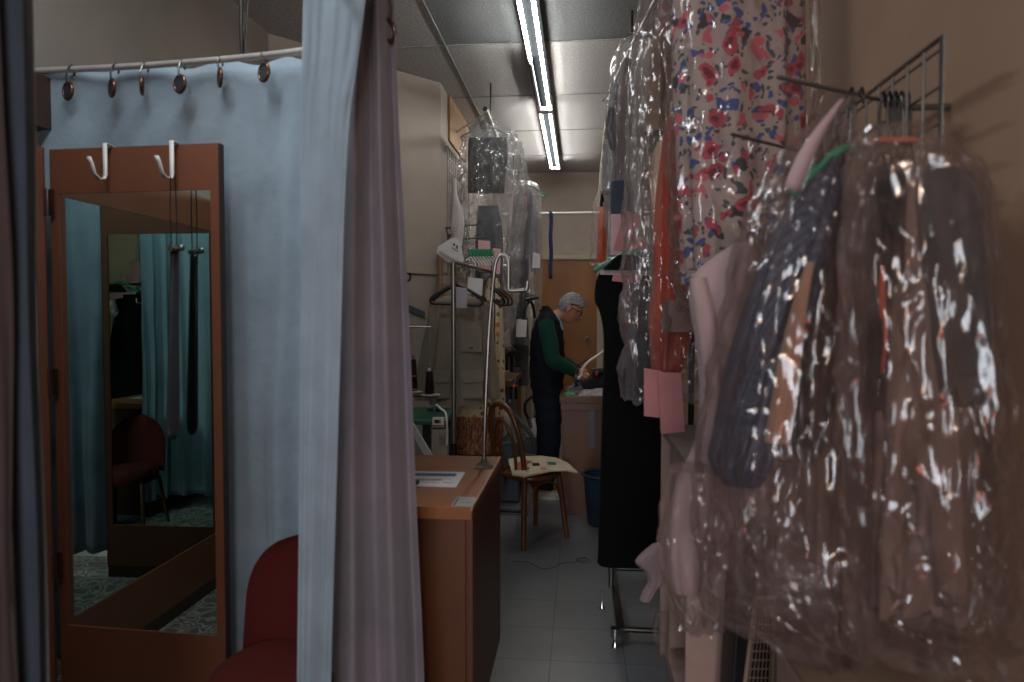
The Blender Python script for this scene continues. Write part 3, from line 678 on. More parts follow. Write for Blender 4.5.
hoop2 = [bp(-.185, -.075, .455), bp(-.205, -.085, .60), bp(-.235, -.085, .72), bp(-.255, -.05, .80), bp(-.258, 0, .822), bp(-.255, .05, .80), bp(-.235, .085, .72), bp(-.205, .085, .60), bp(-.185, .075, .455)]
MB().tube(catmull(hoop2, 50), .011, 10).build('inner_hoop', M['bentwood'], bc)
for s in (-1, 1):
    MB().tube(catmull([bp(.15, s*.13, .45), bp(.17, s*.15, .25), bp(.19, s*.18, .0)], 14), [.021-.005*i/13 for i in range(14)], 12).build('leg', M['bentwood'], bc)
    MB().tube(catmull([bp(.155, s*.155, .26), bp(.10, s*.165, .37), bp(0, s*.17, .41), bp(-.10, s*.168, .37), bp(-.175, s*.165, .2)], 24), .009, 10).build('brace', M['bentwood'], bc)
    MB().tube([bp(-.19, s*.166, .475), bp(-.19, s*.166, .515)], .020, 12).build('white_tie', M['white'], bc)
MB().tube(catmull([bp(.165, -.15, .26), bp(.2, -.09, .38), bp(.2, 0, .41), bp(.2, .09, .38), bp(.165, .15, .26)], 24), .009, 10).build('brace', M['bentwood'], bc)
k = NT('painted_pad'); co = k.coord()
v = k.new('ShaderNodeTexVoronoi', Scale=12.0); k.link(co, v.inputs['Vector']); sp = k.new('ShaderNodeSeparateColor'); k.link(v.outputs['Color'], sp.inputs[0])
k.link(k.ramp(sp.outputs[1], [(0, lin('c8bfa6')), (.55, lin('c4b79a')), (.8, lin('bfae8e'))], 'CONSTANT'), k.b.inputs['Base Color'])
pad = [(508, 461), (520, 458.5), (540, 457.5), (556, 459.5), (568, 464.5), (578, 474), (566, 471.5), (552, 472), (538, 475), (524, 478), (512, 476)]
pd = thing('seat_pad', V(CCc)+V((0, 0, .475)), 'cream seat pad with brown, green and pink patches on the bentwood chair', 'cushion')
MB().prism([atZ(x, y, .485) for x, y in pad], (0, 0, .016)).build('pad', k.m, pd, bevel=.006, smooth=False)
for (poly, mt) in (([(547, 469.5), (556, 470), (556.5, 472.5), (548, 472)], M['greentop']), ([(532, 471), (539, 470.5), (540, 473), (533, 473.5)], M['black']), ([(540, 475), (545, 474.5), (546, 477), (541, 477.5)], M['pinkpaper']), ([(516, 471), (526, 467.5), (532, 469), (526, 473), (530, 476), (520, 478), (515, 477)], M['redcard'])):
    MB().prism([atZ(x, y-7.5, .5015) for x, y in poly], (0, 0, .002)).build('patch', mt, pd, smooth=False)
# ================================================================== BACK LEFT: grid wall, rack, jacket
def wirebox(m, pts, r=.0025): m.tube(pts, r, 6)
def gridpanel(name, label, X, y0, y1, z0, z1, r, stepy=.0762, stepz=.0762, edge=.006):
    t = thing(name, V((X, (y0+y1)/2, z0)), label, 'wire grid panel')
    m = MB()
    k = 1
    while y0+k*stepy < y1-.01: m.tube([(X, y0+k*stepy, z0), (X, y0+k*stepy, z1)], r, 6); k += 1
    k = 1
    while z0+k*stepz < z1-.01: m.tube([(X+r*1.6, y0, z0+k*stepz), (X+r*1.6, y1, z0+k*stepz)], r, 6); k += 1
    m.build('wire_mesh', M['steel'], t)
    MB().tube([(X, y0, z0), (X, y1, z0), (X, y1, z1), (X, y0, z1)], edge, 8, closed=True).build('outer_frame', M['steel'], t)
    return t
zt1 = atX(447, 122, XL+.04).z
gl = gridpanel('gridwall_panel', 'chrome wire grid panel on the far left wall above the khaki jacket', XL+.04, 5.95, 7.1, 1.75, 2.95, .0048, .1, .1)
a = atX(450, 104, XL+.02); b = atX(463, 135, XL+.02)
MB().box((XL+.012, (a.y+b.y)/2+.1, (a.z+b.z)/2+.1), (.018, .9, .75)).build('wall_board', M['board'], smooth=False, tagged=('bare brown board fixed high on the left wall behind the wire grid', 'board'))
a = atX(440.5, 250, XL+.02); b = atX(440.5, 330, XL+.02)
MB().box((XL+.012, a.y+.06, (a.z+b.z)/2), (.02, .07, a.z-b.z)).build('wall_batten', M['board'], smooth=False, tagged=('upright brown wooden batten on the left wall beside the white hanger covers', 'wood strip'))
# badge and black bar on the slanted wall
c, n = onslant(407, 277)
bd = thing('round_badge', c, 'round blue badge with a yellow centre on the pale wall at the curtain edge', 'badge')
MB().tube([c, c+n*.004], .042, 28).build('disc', plain('navy_disc', '252a55', .5), bd); MB().tube([c+n*.0045, c+n*.006], .022, 24).build('centre', plain('ochre_disc', '9a8448', .5), bd)
a, n = onslant(404, 303); b, _ = onslant(424, 312)
MB().prism([a+n*.002, b+n*.002, b+n*.002-V((0, 0, .05)), a+n*.002-V((0, 0, .05))], n*.012).build('wall_bracket', M['bluegrey'], smooth=False, tagged=('dark slanting metal strip on the pale wall left of the khaki jacket', 'bracket'))

# high rod with its stay
r0 = at(485, 109, 5.6); r1 = V((r0.x-.05, 8.6, r0.z))
t = thing('high_garment_rod', r0, 'chrome rod near the ceiling on the left, carrying the bagged black trousers', 'rod')
MB().tube([r0, r1], .022, 16).build('rod', M['steel'], t)
MB().tube([r0+V((0, -.003, 0)), r0+V((0, -.001, 0))], .0175, 16).build('open_end', M['black'], t)
s = atX(455, 133, XL+.005); MB().tube([r0+V((0, .1, 0)), s], .006, 8).build('stay', M['white'], t)
MB().tube([(r1.x, 8.5, r1.z), (r1.x, 8.5, CH)], .008, 8).build('hanging_rod', M['dsteel'], t); MB().tube([(r0.x, 5.9, r0.z), (r0.x, 5.9, CH)], .006, 8).build('hanging_rod', M['dsteel'], t)
def wire_hanger(c, hw, mat, label, ang=0, name='wire_hanger', r=.0028, drop=.1, group=None, cat='hanger', hookh=.07):
    """c = top of the hook; shoulders spread hw each side"""
    t = thing(name, c, label, cat, group); u = V((math.cos(ang), math.sin(ang), 0)); z = V((0, 0, 1))
    MB().tube([c-z*hookh-z*drop*.1, c-z*hookh*.6, c-z*.02+u*.018, c-z*.004+u*.012, c, c-z*.004-u*.012, c-z*.02-u*.016], r, 8).build('hook', M['steel'] if mat in (M['mint'],) else mat, t)
    k = c-z*hookh
    MB().tube(catmull([k-z*.0, k+u*hw*.35-z*drop*.2, k+u*hw-z*drop*.95, k+u*hw*.96-z*drop*1.08, k-u*hw*.96-z*drop*1.08, k-u*hw-z*drop*.95, k-u*hw*.35-z*drop*.2, k], 50), r*(1 if r < .004 else 1), 8).build('shoulder_bar', mat, t)
    return t
def film_bag(rows, d, depth, mat, label, group='plastic covers over the cleaned clothes', **k):
    k.setdefault('crk', .02); k['nz'] = int(k.get('nz', 40)*1.5); k['na'] = int(k.get('na', 48)*1.5)
    o = drape(rows, d, depth, **k).build('plastic_garment_cover', mat); return tag(o, label, 'plastic cover', group)
def garment(name, rows, d, depth, mat, label, cat, **k):
    o = drape(rows, d, depth, **k).build(name, mat); return tag(o, label, cat)
def ticket(poly, d, mat, label, group='pink and white order tickets'):
    m = MB(); m.prism([at(x, y, d) for x, y in poly], FH*.001); o = m.build('order_ticket', mat, smooth=False); return tag(o, label, 'ticket', group)
EXT = dict(rag=.03)
# bagged black trousers
hc = at(488, 109, 5.95); hc.z = r0.z+.024
wire_hanger(hc, .20, M['steel'], 'wire hanger at the top of the bag with the black trousers', 0)
garment('black_trousers', [(138, 469, 507), (150, 468, 507.5), (170, 468, 506.5), (193, 468, 504)], 5.95, .05, M['charcoal'], 'folded black trousers hanging in clear plastic near the ceiling on the left', 'trousers', nz=20, fold=.05, kf=5, sq=.5, flat_top=True)
garment('grey_garment', [(206, 478, 498), (230, 476, 502), (262, 475, 503), (300, 476, 503)], 6.0, .1, M['slate'], 'blue grey garment inside the plastic below the black trousers', 'garment', nz=24, fold=.06)
film_bag([(122, 482, 492), (130, 470, 505), (142, 463, 516), (170, 462, 523), (210, 463, 522), (250, 466, 516), (290, 474, 512), (330, 480, 508)], 5.97, .34, M['film_b'], 'clear crinkled plastic over black trousers, high on the left', fold=.12, kf=7, seed=2, rag=.08, nz=60, na=80, crk=.05)
ticket([(478, 240), (490, 241), (491, 272), (479, 271)], 5.7, M['pinkpaper2'], 'pink ticket on the plastic below the black trousers, left of two')
ticket([(493, 248), (501, 249), (500, 274), (492, 273)], 5.7, M['pinkpaper2'], 'pink ticket on the plastic below the black trousers, right of two')
# farther suit in plastic
wire_hanger(at(528, 178, 7.0), .17, M['mint'], 'mint green hanger over the dark suit on the far left rod', .2, 'plastic_hanger', r=.007)
garment('dark_suit', [(190, 519, 532), (205, 513, 533), (250, 511, 530), (300, 511, 527), (345, 513, 526)], 7.0, .22, M['slate'], 'dark blue grey suit in plastic on the far left rod', 'suit', fold=.08, kf=5)
garment('blue_shirt', [(200, 530, 538), (230, 529, 538), (272, 531, 537)], 7.25, .1, M['lightblue'], 'light blue shirt beside the dark suit on the far left rod', 'shirt', nz=20)
film_bag([(182, 522, 532), (190, 514, 539), (220, 509, 540), (280, 508, 540), (345, 512, 534)], 7.05, .5, M['film_b'], 'clear plastic over the dark suit, nearest the back door', fold=.09, kf=8, seed=9, nz=50, na=60)
MB().ball(at(525, 201, 6.85), (.04, .01, .05)).build('flower_patch', plain('magenta_flower', '8a4468', .8), tagged=('small magenta flower motif beside the dark suit collar', 'decoration'))
ticket([(533, 252), (540, 254), (540, 268), (532, 268)], 6.7, M['paper'], 'white ticket hanging on the far suit cover')
ticket([(516, 319), (527, 320), (526, 337), (516, 337)], 6.6, M['paper'], 'white paper label hanging above the sewing machine')
# clamp hanger
t = thing('clamp_hanger', at(530, 310, 6.9), 'dark clamp hanger with two legs hanging right of the bagged suit', 'hanger')
MB().tube([at(525, 299, 6.9), at(538, 296.5, 6.9)], .026, 10).build('clamp_bar', M['dsteel'], t)
MB().tube(catmull([at(523, 322, 6.9), at(526, 306, 6.9), at(530, 301, 6.9), at(533, 306, 6.9), at(535, 318, 6.9)], 20), .016, 8).build('clamp_legs', M['black'], t)
MB().tube([at(531, 297, 6.9), at(531, 280, 6.92), at(530, 213, 7.0)], .003, 6).build('hook', M['dsteel'], t)
garment('dark_trousers', [(318, 513, 528), (345, 512, 529), (385, 514, 528)], 7.1, .15, M['darkjacket'], 'dark grey trousers hanging behind the sewing machine', 'trousers', nz=20, fold=.08, kf=4)
# cross rail and strap
c0 = at(507, 213.5, 7.3); c1 = at(640, 214, 7.3)
t = thing('cross_rail', c0, 'pale rail spanning the aisle in front of the back door', 'rail')
MB().tube([(XL, 7.3, c0.z), (XR, 7.3, c0.z)], .014, 12).build('rail', M['white'], t)
sp = at(551, 213, 7.28)
m = MB(); G = [[sp+V((-.02+.004*math.sin(i*.9), -.016, .018 - i*.05)), sp+V((.02+.004*math.sin(i*.9), -.016+.006*math.sin(i), .018 - i*.05))] for i in range(15)]
m.grid([[sp+V((-.02, .02, -.04)), sp+V((.02, .02, -.04))], [sp+V((-.02, .018, .016)), sp+V((.02, .018, .016))]] + G)
m.build('hanging_strap', M['strap'], solid=.003, tagged=('narrow blue strap hanging over the pale rail before the back door', 'strap'))

# garment rack behind the desk
rk0 = at(453.5, 300, 4.27)
t = thing('garment_rack', V((rk0.x, rk0.y, 0)), 'chrome garment rack with one round upright behind the desk, khaki jacket on it', 'clothes rack')
zr = at(453.5, 262, 4.27).z
MB().tube([(rk0.x, rk0.y, .5), (rk0.x, rk0.y, zr)], .0145, 14).build('upright', M['steel'], t)
MB().tube([(rk0.x, rk0.y, .03), (rk0.x, rk0.y, .72)], .022, 14).build('lower_sleeve', M['black'], t)
MB().tube([(rk0.x, rk0.y, zr), (rk0.x+.12, rk0.y+1.0, zr)], .012, 12).build('hanging_bar', M['steel'], t)
MB().tube([(rk0.x+.12, rk0.y+1.0, .03), (rk0.x+.12, rk0.y+1.0, zr)], .0145, 14).build('upright', M['steel'], t)
for dy in (0, 1.0): MB().tube([(rk0.x-.22+.12*dy, rk0.y+dy, .03), (rk0.x+.22+.12*dy, rk0.y+dy, .03)], .016, 10).build('foot', M['black'], t)
# khaki jacket on black double hangers
def coat_hanger(dx, d, label):
    t = thing('coat_hanger', at(456+dx, 265, d), label, 'hanger', 'thick black hangers over the khaki jacket')
    P = lambda x, y: at(x+dx, y, d)
    MB().tube(catmull([P(457, 284), P(447, 288), P(437, 294), P(431, 299), P(432, 303), P(440, 303.5), P(458, 304), P(476, 305), P(482, 303), P(481, 298), P(472, 292), P(463, 287), P(457, 284)], 60), .011, 10).build('shoulder_bar', M['black'], t)
    MB().tube(catmull([P(457, 285), P(457, 276), P(459, 270), P(458, 265), P(454, 264.5)], 14), .004, 8).build('hook', M['steel'], t)
coat_hanger(0, 4.86, 'thick black coat hanger carrying the khaki jacket, nearest the rack upright'); coat_hanger(3.2, 5.22, 'second thick black hanger just behind the one over the khaki jacket')
jk = thing('khaki_jacket', at(458, 403, 5.05), 'khaki cotton jacket with flap pockets hanging on the rack behind the desk', 'jacket')
drape([(296, 446, 470), (302, 434, 484), (315, 430, 487), (350, 431, 486), (385, 430, 485), (404, 429, 486)], 5.06, .17, fold=.035, kf=6, seed=4, nz=44, sq=.8).build('body', M['khaki'], jk)
drape([(303, 430, 440), (330, 425, 440), (365, 418, 436), (392, 414, 431), (400, 415, 430)], 5.02, .12, fold=.07, kf=4, seed=5, flat_top=True).build('sleeve', M['khaki'], jk)
drape([(302, 480, 488), (320, 481, 492), (355, 482, 496), (388, 484, 500), (398, 487, 500)], 5.0, .13, fold=.07, kf=4, seed=8, flat_top=True).build('sleeve', M['khaki'], jk)
def patch(poly, d, mat, parent, name, th=.008, **k):
    return MB().prism([at(x, y, d) for x, y in poly], FH*th).build(name, mat, parent, smooth=False, **k)
for (x0, x1) in ((461, 483), (434, 450)):
    patch([(x0, 372), (x1, 373), (x1, 398), (x0+2, 399), (x0, 394)], 4.955, M['khaki'], jk, 'pocket', bevel=.003)
    patch([(x0-.5, 370), (x1+.5, 371), (x1+.5, 382), (x0+3, 383.5), (x0-.5, 380)], 4.945, M['khaki'], jk, 'pocket_flap', bevel=.003)
patch([(460, 327), (482, 328), (482, 352), (460, 352)], 4.96, M['khaki'], jk, 'pocket', bevel=.003)
patch([(469, 347), (473, 347), (473, 348.6), (469, 348.6)], 4.95, M['black'], jk, 'label_tab')
patch([(458, 302), (470, 307), (467, 319), (459, 314)], 4.95, M['khaki'], jk, 'collar', bevel=.003); patch([(446, 301), (456, 303), (455, 314), (447, 310)], 4.95, M['khaki'], jk, 'collar', bevel=.003)
ticket([(456, 287), (467, 288), (467, 308.5), (456, 307.5)], 4.84, plain('grey_ticket_paper', 'a8a4ae', .8), 'grey ticket tied to the hanger of the khaki jacket')
ticket([(468, 277), (483, 279), (482, 296), (467, 293)], 5.12, M['paper'], 'white printed ticket behind the black hanger of the khaki jacket')
# orange floral dress behind jacket
fl = thing('floral_dress', at(490, 455, 5.5), 'cream and orange floral dress showing right of and below the khaki jacket', 'dress')
drape([(278, 488, 498), (300, 484, 502), (350, 476, 504.5), (400, 462, 505), (425, 458, 504)], 5.5, .2, fold=.06, kf=7, seed=3).build('dress_body', M['scarf'], fl)
kk = NT('rust_border_print'); co = kk.coord((1, 1, .3)); kk.link(kk.ramp(kk.noise(co, 60, 4, .8), [(.38, lin('4a2418')), (.5, lin('9a5634')), (.62, lin('b8a48a'))]), kk.b.inputs['Base Color'])
drape([(416, 457, 504), (430, 456, 503), (452, 455, 502)], 5.48, .22, fold=.06, kf=7, seed=3, nz=16, flat_top=True).build('rust_border', kk.m, fl)
# hangers seen edge-on beyond the pole
for i, (x, mt) in enumerate(((494, 'black'), (498, 'black'), (502, 'bentwood'))):
    P = lambda a, b: at(x+a, b, 4.9+.16*i)
    t = thing('coat_hanger', P(0, 280), ['black plastic hanger beside the crook of the display stand, leftmost of three', 'black plastic hanger beside the crook of the display stand, middle of three', 'brown wooden hanger beside the crook of the display stand'][i], 'hanger', 'hangers seen edge-on beside the display stand')
    MB().tube(catmull([P(-4, 288), P(3, 292), P(9, 298), P(10, 303), P(6, 305), P(-2, 299)], 24), .010, 8).build('shoulder_bar', M[mt], t)
    MB().tube([P(-4, 288), P(-4, 280), P(-2, 275), P(-6, 274)], .003, 6).build('hook', M['steel'], t)
# grid hooks, white cloth and stack of paper-covered hangers
for (xa, ya, xb, yb_, lb) in ((446, 228, 477, 225, 'upper wire display arm sticking out above the white hanger covers'), (452, 240, 489, 237, 'lower wire display arm sticking out above the green hangers')):
    A = at(xa, ya, 5.3); B = at(xb, yb_, 5.3); 
    w0 = V((XL+.04, 6.0, A.z))
    MB().tube([w0, A, B, B+V((.02, 0, .03))], .006, 8).build('display_arm', M['dsteel'], gl)
    MB().box(w0+V((0, -.01, 0)), (.03, .02, .09)).build('arm_plate', M['black'], gl, smooth=False)
garment('white_cloth_bag', [(178, 453, 456), (195, 453, 457.5), (213, 452, 463), (228, 451, 464), (246, 453, 462)], 5.25, .06, M['whitecloth'], 'limp white cloth hanging from the upper wire arm on the left', 'cloth', nz=26, fold=.08, kf=4)
MB().tube([at(453.5, 178, 5.25), at(452.5, 226, 5.3)], .002, 6)
def hanger_cover(off, label):
    t = thing('paper_covered_hanger', at(452, 262, 5.15)+off, label, 'hanger', 'white paper-covered hangers in a stack')
    P = lambda x, y, e=0: at(x, y, 5.15+e)+off
    MB().prism([P(437.5, 247), P(453, 237), P(460, 240), P(464, 261), P(461, 262), P(446, 255)], FH*.006).build('paper_cover', M['paper'], t, smooth=False)
    MB().tube([P(453, 238), P(452, 232), P(454, 228), P(457, 229)], .003, 6).build('hook', M['steel'], t)
    return t, P
for i, lb in enumerate(('white paper-covered hanger at the front of the stack, with red and blue print', 'white paper-covered hanger in the middle of the stack', 'white paper-covered hanger at the back of the stack')):
    t, P = hanger_cover(V((-.012*i, .028*i, -.016*i)), lb)
    if i == 0:
        MB().prism([P(456, 245, -.004), P(458, 245.4, -.004), P(458, 249, -.004), P(456, 248.6, -.004)], FH*.002).build('red_print', M['red'], t, smooth=False)
        MB().prism([P(453, 243, -.004), P(455, 243.5, -.004), P(455, 246, -.004), P(453, 245.6, -.004)], FH*.002).build('blue_print', M['blueink'], t, smooth=False)
        MB().prism([P(452, 247, -.004), P(458, 251, -.004), P(458, 252, -.004), P(452, 248, -.004)], FH*.002).build('blue_print', M['blueink'], t, smooth=False)
proto = None
for i in range(8):
    x = 468.5 + i*3.1; c = at(x, 252, 5.0+.05*i)
    lb = 'green foam-covered wire hanger' + [' at the left end of the row', ', second from the left in the row', ', third from the left in the row', ', fourth from the left in the row', ', fourth from the right in the row', ', third from the right in the row', ', second from the right in the row', ' at the right end of the row beside the crook'][i]
    if proto is None:
        t = thing('foam_hanger', c, lb, 'hanger', 'green foam hangers in a row')
        MB().tube([c+V((.0, 0, .02)), c+V((.012, 0, -.01)), c+V((.02, .02, -.05))], .012, 8).build('foam_sleeve', M['greenfoam'], t)
        MB().tube([c+V((-.02, 0, -.06)), c+V((.015, 0, -.035)), c+V((.045, .02, -.075)), c+V((.05, .02, -.10))], .006, 8).build('white_bar', M['white'], t)
        proto = t
    else:
        t = proto.copy(); COL.objects.link(t); t.location = c; t['label'] = lb
        for chd in list(proto.children): q = chd.copy(); COL.objects.link(q); q.parent = t
MB().tube([at(463, 254, 4.97), at(494, 251.5, 5.42)], .006, 8).build('hanger_bar', M['steel'], tagged=('short steel bar carrying the row of green foam hangers', 'bar'))

# green-topped machine table with thread stand
gz = .845
gt = thing('machine_table', at(430, 440, 4.5)*1, 'green-topped machine table partly hidden by the curtain', 'table'); gt.location.z = 0
tl = [atZ(380, 419, gz), atZ(446, 420, gz), atZ(455, 408, gz), atZ(380, 406, gz)]
MB().prism(tl, (0, 0, -.035)).build('table_top', M['greentop'], gt, smooth=False, bevel=.008)
for (px, py, nm) in ((427, 421, 'leg'), (449, 410, 'leg')):
    c = atZ(px, py, gz-.036); MB().box((c.x, c.y, (gz-.036)/2), (.05, .05, gz-.036)).build(nm, M['bluegrey'], gt, smooth=False)
a = atZ(443, 420, gz); MB().box((a.x-.03, a.y+.06, .45), (.10, .06, .66)).build('side_panel', M['wall'], gt, smooth=False)
a = at(438.5, 421, 4.3); sb = MB().box(a, (.07, .03, .045)).build('switch_box', M['white'], gt, smooth=False)
MB().box(a+V((-.008, -.017, .0)), (.026, .006, .02)).build('black_rocker', M['black'], sb, smooth=False); MB().box(a+V((.012, -.017, .0)), (.01, .006, .016)).build('red_button', M['red'], sb, smooth=False)
MB().prism([at(404, 420, 4.1), at(411, 420, 4.1), at(433, 457, 4.1), at(425, 457, 4.1)], FH*.03).build('diagonal_brace', M['white'], gt, smooth=False)
MB().tube(catmull([atZ(434, 412, gz+.01), at(436, 405, 4.45), at(441, 409, 4.4), at(446, 414, 4.35), at(447, 430, 4.35), at(447, 445, 4.35)], 24), .007, 8).build('white_cable', M['white'], gt)
c = atZ(435, 411, gz+.002)
MB().ball(c+V((0, 0, .012)), (.06, .025, .015)).build('blue_cloth_scrap', M['strap'], tagged=('crumpled dark blue scrap on the green table top', 'cloth'))
ts = thing('thread_stand', atZ(430, 405, gz), 'thread stand with round plates and a thin upright over the green table', 'thread stand')
for (px, py) in ((430, 395), (412, 392)):
    c = at(px, py, 4.5); MB().lathe([(.055, -.006), (.068, 0), (.068, .004), (.055, .006)], c, 26).build('spool_plate', M['trim'], ts)
q0 = atZ(430.5, 402, gz); MB().tube([at(430.5, 404, 4.56), at(430, 308, 4.56)], .005, 8).build('upright', M['steel'], ts)
MB().tube([at(404, 327, 4.56), at(431, 327, 4.56)], .006, 8).build('guide_arm', M['steel'], ts)
MB().tube([at(404, 396, 4.53), at(438, 397, 4.53)], .006, 8).build('plate_arm', M['steel'], ts)
MB().tube([at(410, 325, 4.56), at(410, 404, 4.56)], .004, 8).build('guide_rod', M['steel'], ts)
def cone(px, py, h, r, label, bands):
    c = at(px, py, 4.5)+V((0, 0, .007)); t = thing('thread_cone', c, label, 'thread', 'black thread cones')
    MB().lathe([(r*.9, 0), (r, .004), (r*.62, h*.93), (r*.5, h*.94)], c, 22).build('thread', M['black'], t)
    MB().lathe([(r*.35, h*.9), (r*.3, h*1.06), (r*.2, h*1.06)], c, 16).build('cone_tip', M['redcard'] if bands else M['white'], t)
    if bands:
        for q in (.02, .42): MB().lathe([(r*(1.03-.36*q), h*q), (r*(1.03-.36*q)-.001, h*q+.008)], c, 22).build('orange_band', plain('orange_band', 'b8562c', .5), t)
cone(429.5, 394.5, .155, .032, 'squat black thread cone with a white tip on the right plate of the thread stand', False)
cone(413.5, 391.5, .215, .028, 'taller black thread cone with orange bands beside the curtain', True)

# wooden sewing table with machine
sz = .95
st_ = thing('sewing_table', atZ(510, 378, 0)*0 + V((-.75, 6.5, 0)), 'wooden-topped sewing table left of the standing man', 'table')
MB().prism([atZ(478, 379, sz), atZ(511.5, 381, sz), atZ(528, 366, sz), atZ(490, 364, sz)], (0, 0, -.05)).build('table_top', M['benchtop'], st_, smooth=False, bevel=.004)
for (px, py) in ((506, 379), (498, 379), (519, 370)):
    c = atZ(px, py, sz-.05); MB().box((c.x, c.y+.05, (sz-.05)/2), (.05, .05, sz-.05)).build('leg', M['bluegrey'], st_, smooth=False)
c = atZ(504, 378, sz-.05); MB().box((c.x, c.y+.1, sz-.11), (.25, .12, .12)).build('motor_box', M['bluegrey'], st_, smooth=False)
MB().tube([at(509, 402, 6.1), at(524, 440, 6.05)], .02, 8).build('frame_brace', M['bluegrey'], st_)
sm = thing('sewing_machine', atZ(508, 372, sz), 'small black sewing machine on the wooden sewing table', 'sewing machine')
P = lambda x, y, d=6.25: at(x, y, d)
m = MB(); a = atZ(510, 372, sz); m.box((a.x+.02, a.y+.04, sz+.025), (.17, .12, .05)); m.build('machine_bed', M['black'], sm, smooth=False, bevel=.008)
m = MB(); m.tube([P(509, 370), P(509, 358), P(508, 352)], [.04, .032, .036], 14); m.build('column', M['black'], sm)
MB().tube([P(507, 353), P(511, 351), P(515, 353)], [.05, .045, .03], 14).build('machine_arm', M['black'], sm)
MB().tube([P(504.5, 353), P(506.5, 353)], .055, 20).build('handwheel', M['dsteel'], sm)
MB().tube([P(514, 355), P(514, 366)], .018, 10).build('needle_head', M['black'], sm); MB().tube([P(510, 351, 6.2), P(511, 349, 6.2)], .012, 10).build('tension_dial', M['redcard'], sm)
a = atZ(506, 372.5, sz); MB().box(a+V((0, -.01, .025)), (.07, .06, .045)).build('white_box', M['white'], smooth=False, bevel=.004, tagged=('small white box in front of the black sewing machine', 'box'))
a = atZ(517, 371, sz); MB().lathe([(.05, 0), (.05, .012), (.03, .02)], a, 20).build('black_dish', M['black'], tagged=('flat black dish on the wooden table right of the sewing machine', 'dish'))
a = atZ(520, 366.5, sz); MB().box(a+V((0, .05, .006)), (.2, .12, .012)).build('cutting_mat', M['greenfoam'], smooth=False, tagged=('green cutting mat lying at the back of the wooden sewing table', 'cutting mat'))
t = thing('hanging_canister', at(514, 398, 6.0), 'black canister with a red cap under the corner of the wooden sewing table', 'canister')
MB().tube([at(513.5, 386.5, 6.0), at(513.5, 399, 6.0)], [.036, .038], 16).build('body', M['black'], t); MB().tube([at(514, 387, 6.0), at(514.3, 383.5, 6.0)], [.034, .016], 16).build('red_cap', M['red'], t)
MB().tube([at(514, 384, 6.0), at(516, 376, 6.08)], .01, 8).build('stem', M['black'], t)
MB().tube(catmull([at(513, 399, 6.02), at(513, 410, 6.05), at(520, 421, 6.05), at(531, 435, 6.05), at(534, 445, 6.05)], 20), .018, 10).build('grey_pipe', M['grey'], t)
t = thing('steam_tank', at(534, 437, 6.3), 'white plastic tank with a black hose beside the man\'s legs', 'tank')
a = at(534.5, 437, 6.3); m = MB(); m.rings([[a+V((.075*s*math.copysign(abs(math.cos(q))**.5, math.cos(q)), .06*s*math.copysign(abs(math.sin(q))**.5, math.sin(q)), z)) for q in [2*PI*i/24 for i in range(24)]] for s, z in ((.9, 0), (1, .02), (1, .12), (.8, .155), (.3, .165))]); m.build('tank_body', M['white'], t)
MB().tube(catmull([at(530, 426, 6.22), at(528, 418, 6.22), at(525, 411, 6.22), at(526, 402, 6.25), at(534, 395, 6.3), at(538, 388, 6.35)], 24), .014, 8).build('black_hose', M['black'], t)
MB().tube([at(531, 428, 6.2), at(529, 419, 6.2)], .016, 10).build('grey_nozzle', M['grey'], t); MB().tube([at(536, 415, 6.32), at(536, 360, 6.4)], .012, 8).build('clear_tube', M['steel'], t)
a = at(534.5, 438, 6.3)
sc = thing('low_cabinet', V((a.x-.1, a.y+.05, 0)), 'low grey metal cabinet under the white tank, behind the bentwood chair', 'cabinet')
MB().box((a.x-.12, a.y+.1, a.z/2), (.5, .34, a.z-.002)).build('cabinet_body', M['grey'], sc, smooth=False, bevel=.006)
MB().box((a.x-.12, a.y-.075, a.z-.07), (.44, .012, .08)).build('drawer', M['bluegrey'], sc, smooth=False)
MB().box((a.x-.06, a.y-.075, a.z*.4), (.3, .012, a.z*.55)).build('door', plain('pale_grey_enamel', '8d9196', .5), sc, smooth=False)
a = at(502, 440, 5.7); MB().ball((a.x-.02, a.y, .62), (.09, .07, .12)).build('white_bundle', M['whitecloth'], tagged=('round white cloth bundle seen through the back of the bentwood chair', 'cloth'))
a = at(502, 440, 5.7); o = MB().box((a.x-.1, a.y+.02, .25), (.5, .3, .48)).build('storage_box', M['bluegrey'], smooth=False, bevel=.01, tagged=('dark blue grey box under the white cloth bundle behind the chair', 'box'))
for i, (x0, x1, mt) in enumerate(((515.5, 521, 'board'), (521.5, 526, 'trim'), (526.5, 531, 'beiged'))):
    a = at((x0+x1)/2, 366, 7.4); wv = (x1-x0)/F*7.4
    MB().box((a.x, a.y, a.z/2), (wv, .05, a.z)).build('leaning_board', M[mt], smooth=False, tagged=(['brown particle board standing on edge, nearest the sewing table', 'cream board standing on edge, middle of three beside the man', 'tan board standing on edge, right beside the man'][i], 'board', 'boards standing on edge behind the sewing table'))

